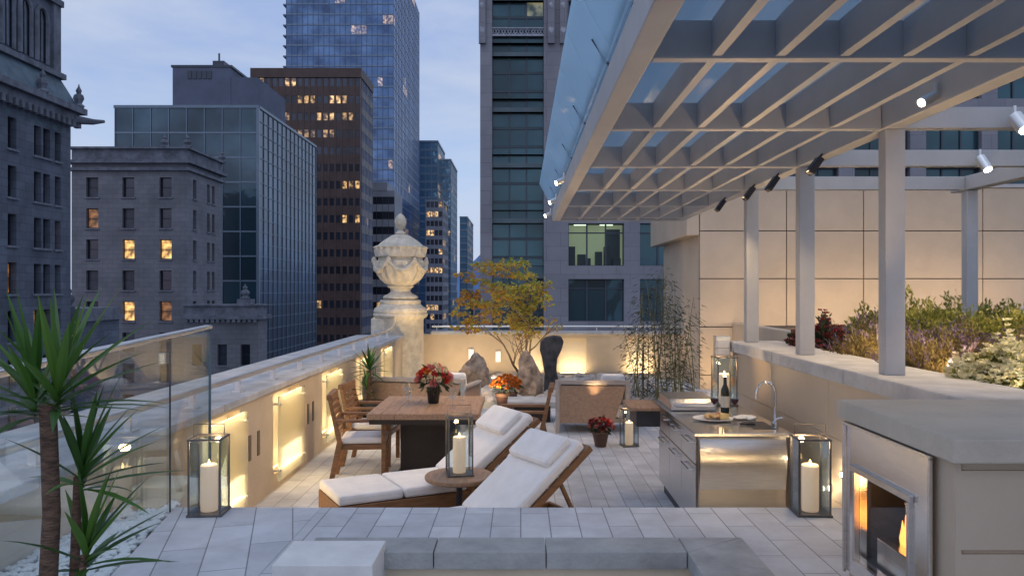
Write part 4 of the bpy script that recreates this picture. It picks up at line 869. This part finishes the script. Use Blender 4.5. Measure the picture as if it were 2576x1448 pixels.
def finial(par,x,y,z,r,h,seg=10): MB().lathe([(r*.8,z),(r,z+h*.08),(r*.5,z+h*.18),(r*.9,z+h*.38),(r*.75,z+h*.52),(r*.35,z+h*.6),(r*.5,z+h*.72),(r*.15,z+h*.88),(.02,z+h)],x,y,seg,lambda a,q,zz:q*(1+.12*math.cos(a*5))).build('carved_finial',M['trim'],par)
# gothic tower, far left
gt=thing('stone_tower','tall dark gothic stone tower at the far left with arched windows and cornices','building',(-34,46,-45))
mb=MB(); rows=[(z,z+1.85) for z in (-6.8,-3.95,-1.1,1.75,4.6,7.45,10.3)]; cols=[(43.2,44.0),(46.5,47.3),(49.0,49.75),(49.95,50.7),(51.2,51.85)]
rn=random.Random(1); punched(mb,gt,(-30,0,0),Y,-X,40,53,-45,13.2,cols,rows,lambda i,j: {(2,2):'lit',(3,2):'dim',(1,3):'dim',(4,4):'dim'}.get((i,j)) or rn.choice(('dark','dark','blind')),.35)
mb.quad((-30,53,-45),(-42,53,-45),(-42,53,13.2),(-30,53,13.2)); mb.quad((-30,40,-45),(-42,40,-45),(-42,40,13.2),(-30,40,13.2)); mb.quad((-30,40,13.2),(-30,53,13.2),(-42,53,13.2),(-42,40,13.2))
mb.build('wall',M['stoneA'],gt)
MB().box(-42,-30.5,40,52.4,13.2,48).build('upper_tower',M['stoneA'],gt)
mb=MB(); mb.box(-42,-29.6,40,53.3,13.2,13.7).box(-42,-29.2,40,53.6,13.7,14.1).box(-42,-30.1,40,52.7,15.85,16.2).box(-42,-30.2,40,52.6,20.6,21.0)
for k in range(22): mb.box(-29.75,-29.4,40.3+k*.6,40.6+k*.6,12.75,13.2)
mb.build('cornice',M['trim'],gt)
for k in range(13): MB().box(-30.02,-29.99,40.5+k*.95,41.0+k*.95,12.25,12.6).build('cornice_panel',M['copper'],gt)
mb=MB(); mb.hexa([(-29.9,40,14.1),(-29.9,52.8,14.1),(-30.49,52.4,15.85),(-30.49,40,15.85),(-29.5,40,14.12),(-29.5,53.0,14.12),(-30.38,52.5,15.85),(-30.38,40,15.85)]); mb.build('sloped_roof',M['copper'],gt)
for yy in (43.7,45.4,47.1,48.8,50.5):
    po=[(yy-.5,16.5),(yy+.5,16.5)]+[(yy+.5*math.cos(a),19.2+.6*math.sin(a)) for a in [k*math.pi/10 for k in range(11)]]
    f=MB().prism(po,'x',-30.6,-30.47).build('window',M['pane'],gt)
    mb=MB(); pts=[(-30.42,yy-.58,16.4),(-30.42,yy-.58,19.2)]+[(-30.42,yy-.58*math.cos(a),19.2+.7*math.sin(a)) for a in [k*math.pi/10 for k in range(1,10)]]+[(-30.42,yy+.58,19.2),(-30.42,yy+.58,16.4)]
    mb.tube(pts,.14,6); mb.build('arch_surround',M['trim'],f); MB().box(-30.47,-30.42,yy-.04,yy+.04,16.5,19.7).build('mullion',M['trim'],f)
MB().box(-31.0,-30.35,51.7,52.5,16.2,48).build('corner_pier',M['trim'],gt)
for yy,zz in ((53.0,14.1),(49.0,14.1)): finial(gt,-29.45,yy,zz-.02,.36,1.6)
MB().tube([(-29.6,53.0,13.3),(-28.6,53.2,13.2),(-27.9,53.3,13.25)],[.3,.2,.1],8).build('gargoyle',M['trim'],gt,smooth=True)
lw=thing('stone_wing','low stone parapet block with carved finials below the gothic tower','building',(-33,57,-45))
MB().box(-40,-30.3,54,60,-45,-.2).build('wall',M['stoneA'],lw); MB().box(-40,-30.0,53.7,60.2,-.2,.15).box(-40,-30.15,53.9,60,.15,.7).build('parapet',M['trim'],lw)
for xx in (-33.4,-31,-36.5): finial(lw,xx,54.5,.68,.45,1.7)
# stone hotel block
hb=thing('stone_hotel','grey stone hotel block with rows of sash windows, some lit','building',(-38,80,-45))
mb=MB(); rows=[(zc-.95,zc+.95) for zc in (-9.1,-6.1,-3.1,-.1,2.9,5.9,8.9,11.9)]
cols=[(xc-.58,xc+.58) for xc in (-41.5,-38.0,-34.4)]
L_={(0,6):'dim',(1,6):'blind',(1,5):'lit',(2,5):'lit',(0,4):'blind',(1,4):'blind',(0,7):'blind',(1,3):'lit',(2,3):'dim',(0,3):'blind'}
rn=random.Random(2)
punched(mb,hb,(0,77,0),X,Y,-43.5,-32.3,-45,14.2,cols,rows,lambda i,j:L_.get((i,j),'dark'),.3)
punched(mb,hb,(-32.3,0,0),Y,-X,77,86,-45,14.2,[(78.4,79.2),(81.9,82.6),(83.2,83.9)],rows,lambda i,j:rn.choice(('dark','blind','blind','dark','dark')),.3)
mb.quad((-43.5,77,-45),(-43.5,86,-45),(-43.5,86,14.2),(-43.5,77,14.2)); mb.quad((-43.5,86,-45),(-32.3,86,-45),(-32.3,86,14.2),(-43.5,86,14.2)); mb.quad((-43.5,77,14.2),(-32.3,77,14.2),(-32.3,86,14.2),(-43.5,86,14.2))
mb.build('wall',M['stoneB'],hb)
MB().box(-43.8,-32.0,76.7,86.2,13.5,13.8).box(-44,-31.8,76.5,86.4,14.2,14.5).box(-43.5,-32.3,77,86,14.5,15.6).box(-43.8,-32,76.7,86.2,15.6,15.8).build('cornice',M['trim'],hb)
for xx,yy in ((-32.3,77.1),(-32.3,86),(-34.5,77.1)): finial(hb,xx,yy,15.75,.4,1.3)
hw_=thing('stone_annex','low stone annex with a carved cornice in front of the glass office block','building',(-28,77,-45))
mb=MB(); punched(mb,hw_,(0,75.5,0),X,Y,-32.0,-24.9,-45,-.8,[(-31.2,-30.3),(-28.8,-27.9),(-26.6,-25.7)],[(-9.2,-7.4),(-5.2,-3.2)],lambda i,j:'dark' if (i+j)%2 else 'blind',.3)
mb.quad((-24.9,75.5,-45),(-24.9,78,-45),(-24.9,78,-.8),(-24.9,75.5,-.8)); mb.quad((-32,75.5,-.8),(-24.9,75.5,-.8),(-24.9,78,-.8),(-32,78,-.8)); mb.build('wall',M['stoneB'],hw_)
mb=MB(); mb.box(-32.0,-24.5,75.1,78.3,-.8,-.4).box(-32,-24.9,75.4,78,-.4,.45).box(-32,-24.7,75.2,78.2,.45,.6)
for k in range(14): mb.box(-31.8+k*.5,-31.5+k*.5,75.15,75.4,-1.1,-.8)
mb.build('cornice',M['trim'],hw_); MB().box(-26.9,-25.6,75.3,76.6,.6,1.1).build('finial_base',M['trim'],hw_); finial(hw_,-26.3,75.9,1.1,.45,1.5)
# glass office
go=thing('glass_office','dark teal glass office block with pale mullion grid behind the stone hotel','building',(-42,110,-45))
MB().box(-51,-33.06,100.06,128,-45,24.8).build('core',M['penthouse'],go)
curtain(go,(-51,100,0),X,Y,18,-12.4,3.1,12,2.25,M['gB'],M['mull'],litf=lambda j,i:.10 if j==10 else .01,mw=.10,hw=.2,seed=3)
curtain(go,(-33,100,0),Y,-X,28,-12.4,1.55,24,2.0,M['gBside'],M['mull'],litp=.0,mw=.08,hw=.08,seed=4)
MB().box(-51.15,-32.85,99.85,128.1,24.8,25.15).build('parapet',M['mull'],go); MB().box(-33.2,-32.85,99.8,100.1,-45,25.1).build('corner_mullion',M['mull'],go)
ph=thing('roof_plant_room','grey windowless penthouse blocks on the glass office roof','penthouse',(-43,113,25.2))
MB().box(-48.6,-40.5,111,122,25.15,33.0).build('plant_room',M['penthouse'],ph); MB().box(-40.5,-36.7,111.05,124,25.15,31.6).build('plant_room',M['penthouse'],ph); MB().box(-48.8,-40.3,110.9,122.1,33,33.3).build('roof_edge',M['mulld'],ph)
for k in range(5): MB().box(-46.5+k*.7,-45.95+k*.7,110.9,111,31.4,32.5).build('louvre',M['mulld'],ph)
MB().box(-43.4,-41.8,112,114,33.3,34.2).build('vent',M['mulld'],ph); MB().box(-42.8,-42.6,112.5,112.7,34.2,35.4).build('antenna',M['mulld'],ph)
# brown tower
bt=thing('brown_tower','brown clad office tower with bands of lit windows','building',(-42,160,-45))
MB().box(-52,-31.12,154.12,165.9,-45,44.5).build('core',M['brown'],bt); MB().box(-52.3,-30.8,153.7,166.3,43.0,44.8).build('parapet',M['brown'],bt)
def lf_(j,i): return {10:.8,8:.55,15:.6,14:.45,13:.25,3:.3,12:.15}.get(j,.06)
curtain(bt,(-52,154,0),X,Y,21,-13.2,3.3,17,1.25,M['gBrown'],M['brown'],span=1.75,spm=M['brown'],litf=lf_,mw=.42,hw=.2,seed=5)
curtain(bt,(-31,154,0),Y,-X,12,-13.2,3.3,17,1.5,M['gBlue'],M['brown_skylit'],span=1.3,spm=M['brown_skylit'],litp=.02,mw=.25,hw=.2,seed=6)
# blue tower
bl=thing('blue_glass_tower','tall blue glass tower rising out of frame behind the brown tower','building',(-57,280,-45))
MB().box(-73.4,-40.3,250.3,312.8,-45,112).build('core',M['mullblue'],bl)
curtain(bl,(-73.7,250,0),X,Y,33.7,-6,3.25,36,1.7,M['gBlue'],M['mullblue'],span=.5,spm=M['mull'],litf=lambda j,i:.08 if j<26 else .03,mw=.16,hw=.2,seed=7)
curtain(bl,(-40,250,0),Y,-X,63,-6,3.25,36,3.4,M['gBlue'],M['mullblue'],span=.5,spm=M['mull'],litp=.03,mw=.3,hw=.2,seed=8)
for k in range(36): MB().box(-74.9,-73.7,250.4,254,-6+k*3.25,-5.6+k*3.25).build('balcony',M['mull'],bl)
# white banded block
wb=thing('banded_block','pale concrete block with horizontal window bands left of the urn','building',(-32,185,-45))
MB().box(-34,-28.6,180.1,192,-45,24.4).build('core',M['whiteband'],wb); curtain(wb,(-34,180,0),X,Y,5.4,-11,3.4,10,1.35,M['gBrown'],M['mulld'],span=1.7,spm=M['whiteband'],litp=.15,mw=.08,hw=.1,seed=9); MB().box(-34,-30.2,180,190,24.4,26.3).build('roof_box',M['whiteband'],wb)
# far towers
def far(label,x0,x1,y0,dep,zt,sh,pw_,gm,mm,spm,span,seed,litp=.04):
    t=thing('far_tower',label,'building',((x0+x1)/2,y0,-45)); MB().box(x0,x1-.1,y0+.1,y0+dep,-45,zt).build('core',mm,t)
    ns=int((zt+22)/sh); curtain(t,(x0,y0,0),X,Y,x1-x0,zt-ns*sh,sh,ns,pw_,gm,mm,span=span,spm=spm,litp=litp,mw=.3,hw=.3,seed=seed)
    curtain(t,(x1,y0,0),Y,-X,dep,zt-ns*sh,sh,ns,pw_*1.6,gm,mm,span=span,spm=spm,litp=litp,mw=.3,hw=.3,seed=seed+50); MB().box(x0-.3,x1+.3,y0-.3,y0+dep,zt,zt+.8).build('roof_edge',spm or mm,t); return t
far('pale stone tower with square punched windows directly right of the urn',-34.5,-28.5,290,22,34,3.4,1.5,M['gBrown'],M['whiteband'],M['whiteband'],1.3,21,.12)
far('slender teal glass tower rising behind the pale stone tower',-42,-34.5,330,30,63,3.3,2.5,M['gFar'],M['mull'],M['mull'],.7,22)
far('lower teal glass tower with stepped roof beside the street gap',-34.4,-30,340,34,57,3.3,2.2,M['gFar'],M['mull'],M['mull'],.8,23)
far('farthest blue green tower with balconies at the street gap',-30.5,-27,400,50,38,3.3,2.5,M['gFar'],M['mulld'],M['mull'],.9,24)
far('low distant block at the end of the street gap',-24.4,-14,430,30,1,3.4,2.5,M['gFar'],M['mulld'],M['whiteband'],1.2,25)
# central tower
ctw=thing('concrete_tower','tall concrete tower with teal glass bay in the centre, running behind the pergola','building',(10,65,-45))
cols=[]; x_=3.6
while x_<42: cols.append((x_,x_+4.2)); x_+=5.4
rows=[(z,z+3.2) for z in [-8.8+4.2*k for k in range(10)]]
mb=MB(); us=cuts(-3.06,44,[(-2.16,1.74)]+cols); vs=cuts(-45,62,rows)
hl={(2*i+1,2*j+1) for i in range(1,len(cols)+1) for j in range(len(rows))}|{(1,j) for j in range(len(vs)-1)}
mb.facade((0,60,0),X,Y,us,vs,hl,.6); mb.box(-3.05,44,62.3,75,-45,62); mb.quad((-3.06,60,-45),(-3.06,60,62),(-3.06,62.3,62),(-3.06,62.3,-45)); mb.build('wall',M['towerconc'],ctw)
rn=random.Random(6)
def tw_(O,w_,h_,lit,room):
    xs_=[0,.34,.68,1]; x0,y0,z0=O
    mb=MB()
    for u in xs_: xx=x0+w_*u; mb.box(xx-.06,xx+.06,y0-.12,y0-.01,z0,z0+h_)
    for v in (0,.78,1): zz=z0+h_*v; mb.box(x0,x0+w_,y0-.10,y0-.012,zz-.05,zz+.05)
    f=mb.build('window',M['mulld'],ctw)
    bm=bmesh.new(); ly=bm.loops.layers.float_color.new('tone')
    for a,b in zip(xs_,xs_[1:]):
        for c,d in ((0,.78),(.78,1)):
            q=bm.faces.new([bm.verts.new((x0+w_*u,y0,z0+h_*v)) for u,v in ((a,c),(b,c),(b,d),(a,d))])
            tn=rn.random()
            for lp in q.loops: lp[ly]=(tn,lit*rn.uniform(.3,1),0,1)
    me=bpy.data.meshes.new('pane'); bm.to_mesh(me); bm.free(); link('pane',me,M['office_glass'] if room else M['gTeal'],f)
    if room:   # an office behind the glass: back wall with painted-in glow, ceiling lights, dark furniture
        link_=MB(); link_.box(x0-.2,x0+w_+.2,y0+1.6,y0+1.65,z0-.3,z0+h_+.3); link_.build('room_wall',M['office_wall_glow'],f)
        MB().box(x0-.2,x0+w_+.2,y0+.1,y0+1.6,z0+h_+.02,z0+h_+.1).build('room_ceiling',M['whiteband'],f)
        for k in range(2): MB().box(x0+.5+k*2.0,x0+1.5+k*2.0,y0+.7,y0+.9,z0+h_-.06,z0+h_).build('ceiling_light',M['office_light'],f)
        for k in range(6):
            xx=x0+.1+k*.68; MB().box(xx,xx+rn.uniform(.3,.62),y0+.4,y0+1.2,z0,z0+rn.choice((.6,.9,1.1,1.5))).build('furniture',M['winframe'],f)
        MB().box(x0+w_*.72,x0+w_*.98,y0+1.3,y0+1.5,z0,z0+h_*.9).build('furniture',M['mulld'],f)
for i,(a,b) in enumerate(cols):
    for j,(c,d) in enumerate(rows): tw_((a,60.55,c),b-a,d-c,rn.choice((0,0,0,.3)),(i,j) in ((0,3),))
curtain(ctw,(-2.16,60.5,0),X,Y,3.9,-9.6,1.4,39,1.3,M['gTeal'],M['mulld'],span=.16,spm=M['tealspan'],litf=lambda j,i:.16 if j%3==1 else .03,mw=.10,hw=.09,seed=31)
for s_ in range(13): MB().box(-2.16,1.74,60.36,60.47,-9.75+s_*4.2,-9.40+s_*4.2).build('floor_band',M['tealband'],ctw)
MB().box(-2.3,1.9,60.75,62.2,-45,61).build('bay_core',M['mulld'],ctw)
for z0 in (21.3,41):
    mb=MB()
    for k in range(9): 
        xx=-2.2+k*.45; mb.tube([(xx,60.2,z0),(xx+.22,60.2,z0+.42),(xx+.45,60.2,z0)],.05,6); mb.tube([(xx,60.2,z0+.42),(xx+.22,60.2,z0),(xx+.45,60.2,z0+.42)],.04,6)
    mb.box(-2.3,2.0,60.1,60.3,z0-.15,z0); mb.box(-2.3,2.0,60.1,60.3,z0+.42,z0+.5); mb.build('fretwork',M['fret'],ctw)
for xx in (-2.9,2.3,3.2):
    MB().box(xx-.25,xx+.25,59.7,60.0,20.5,26.5).build('pilaster',M['towerconc'],ctw)
    for k in range(3): MB().rock((xx,59.8,21.5+k*1.8),(.26,.18,.36),k+3).build('carved_ornament',M['fret'],ctw,smooth=True)
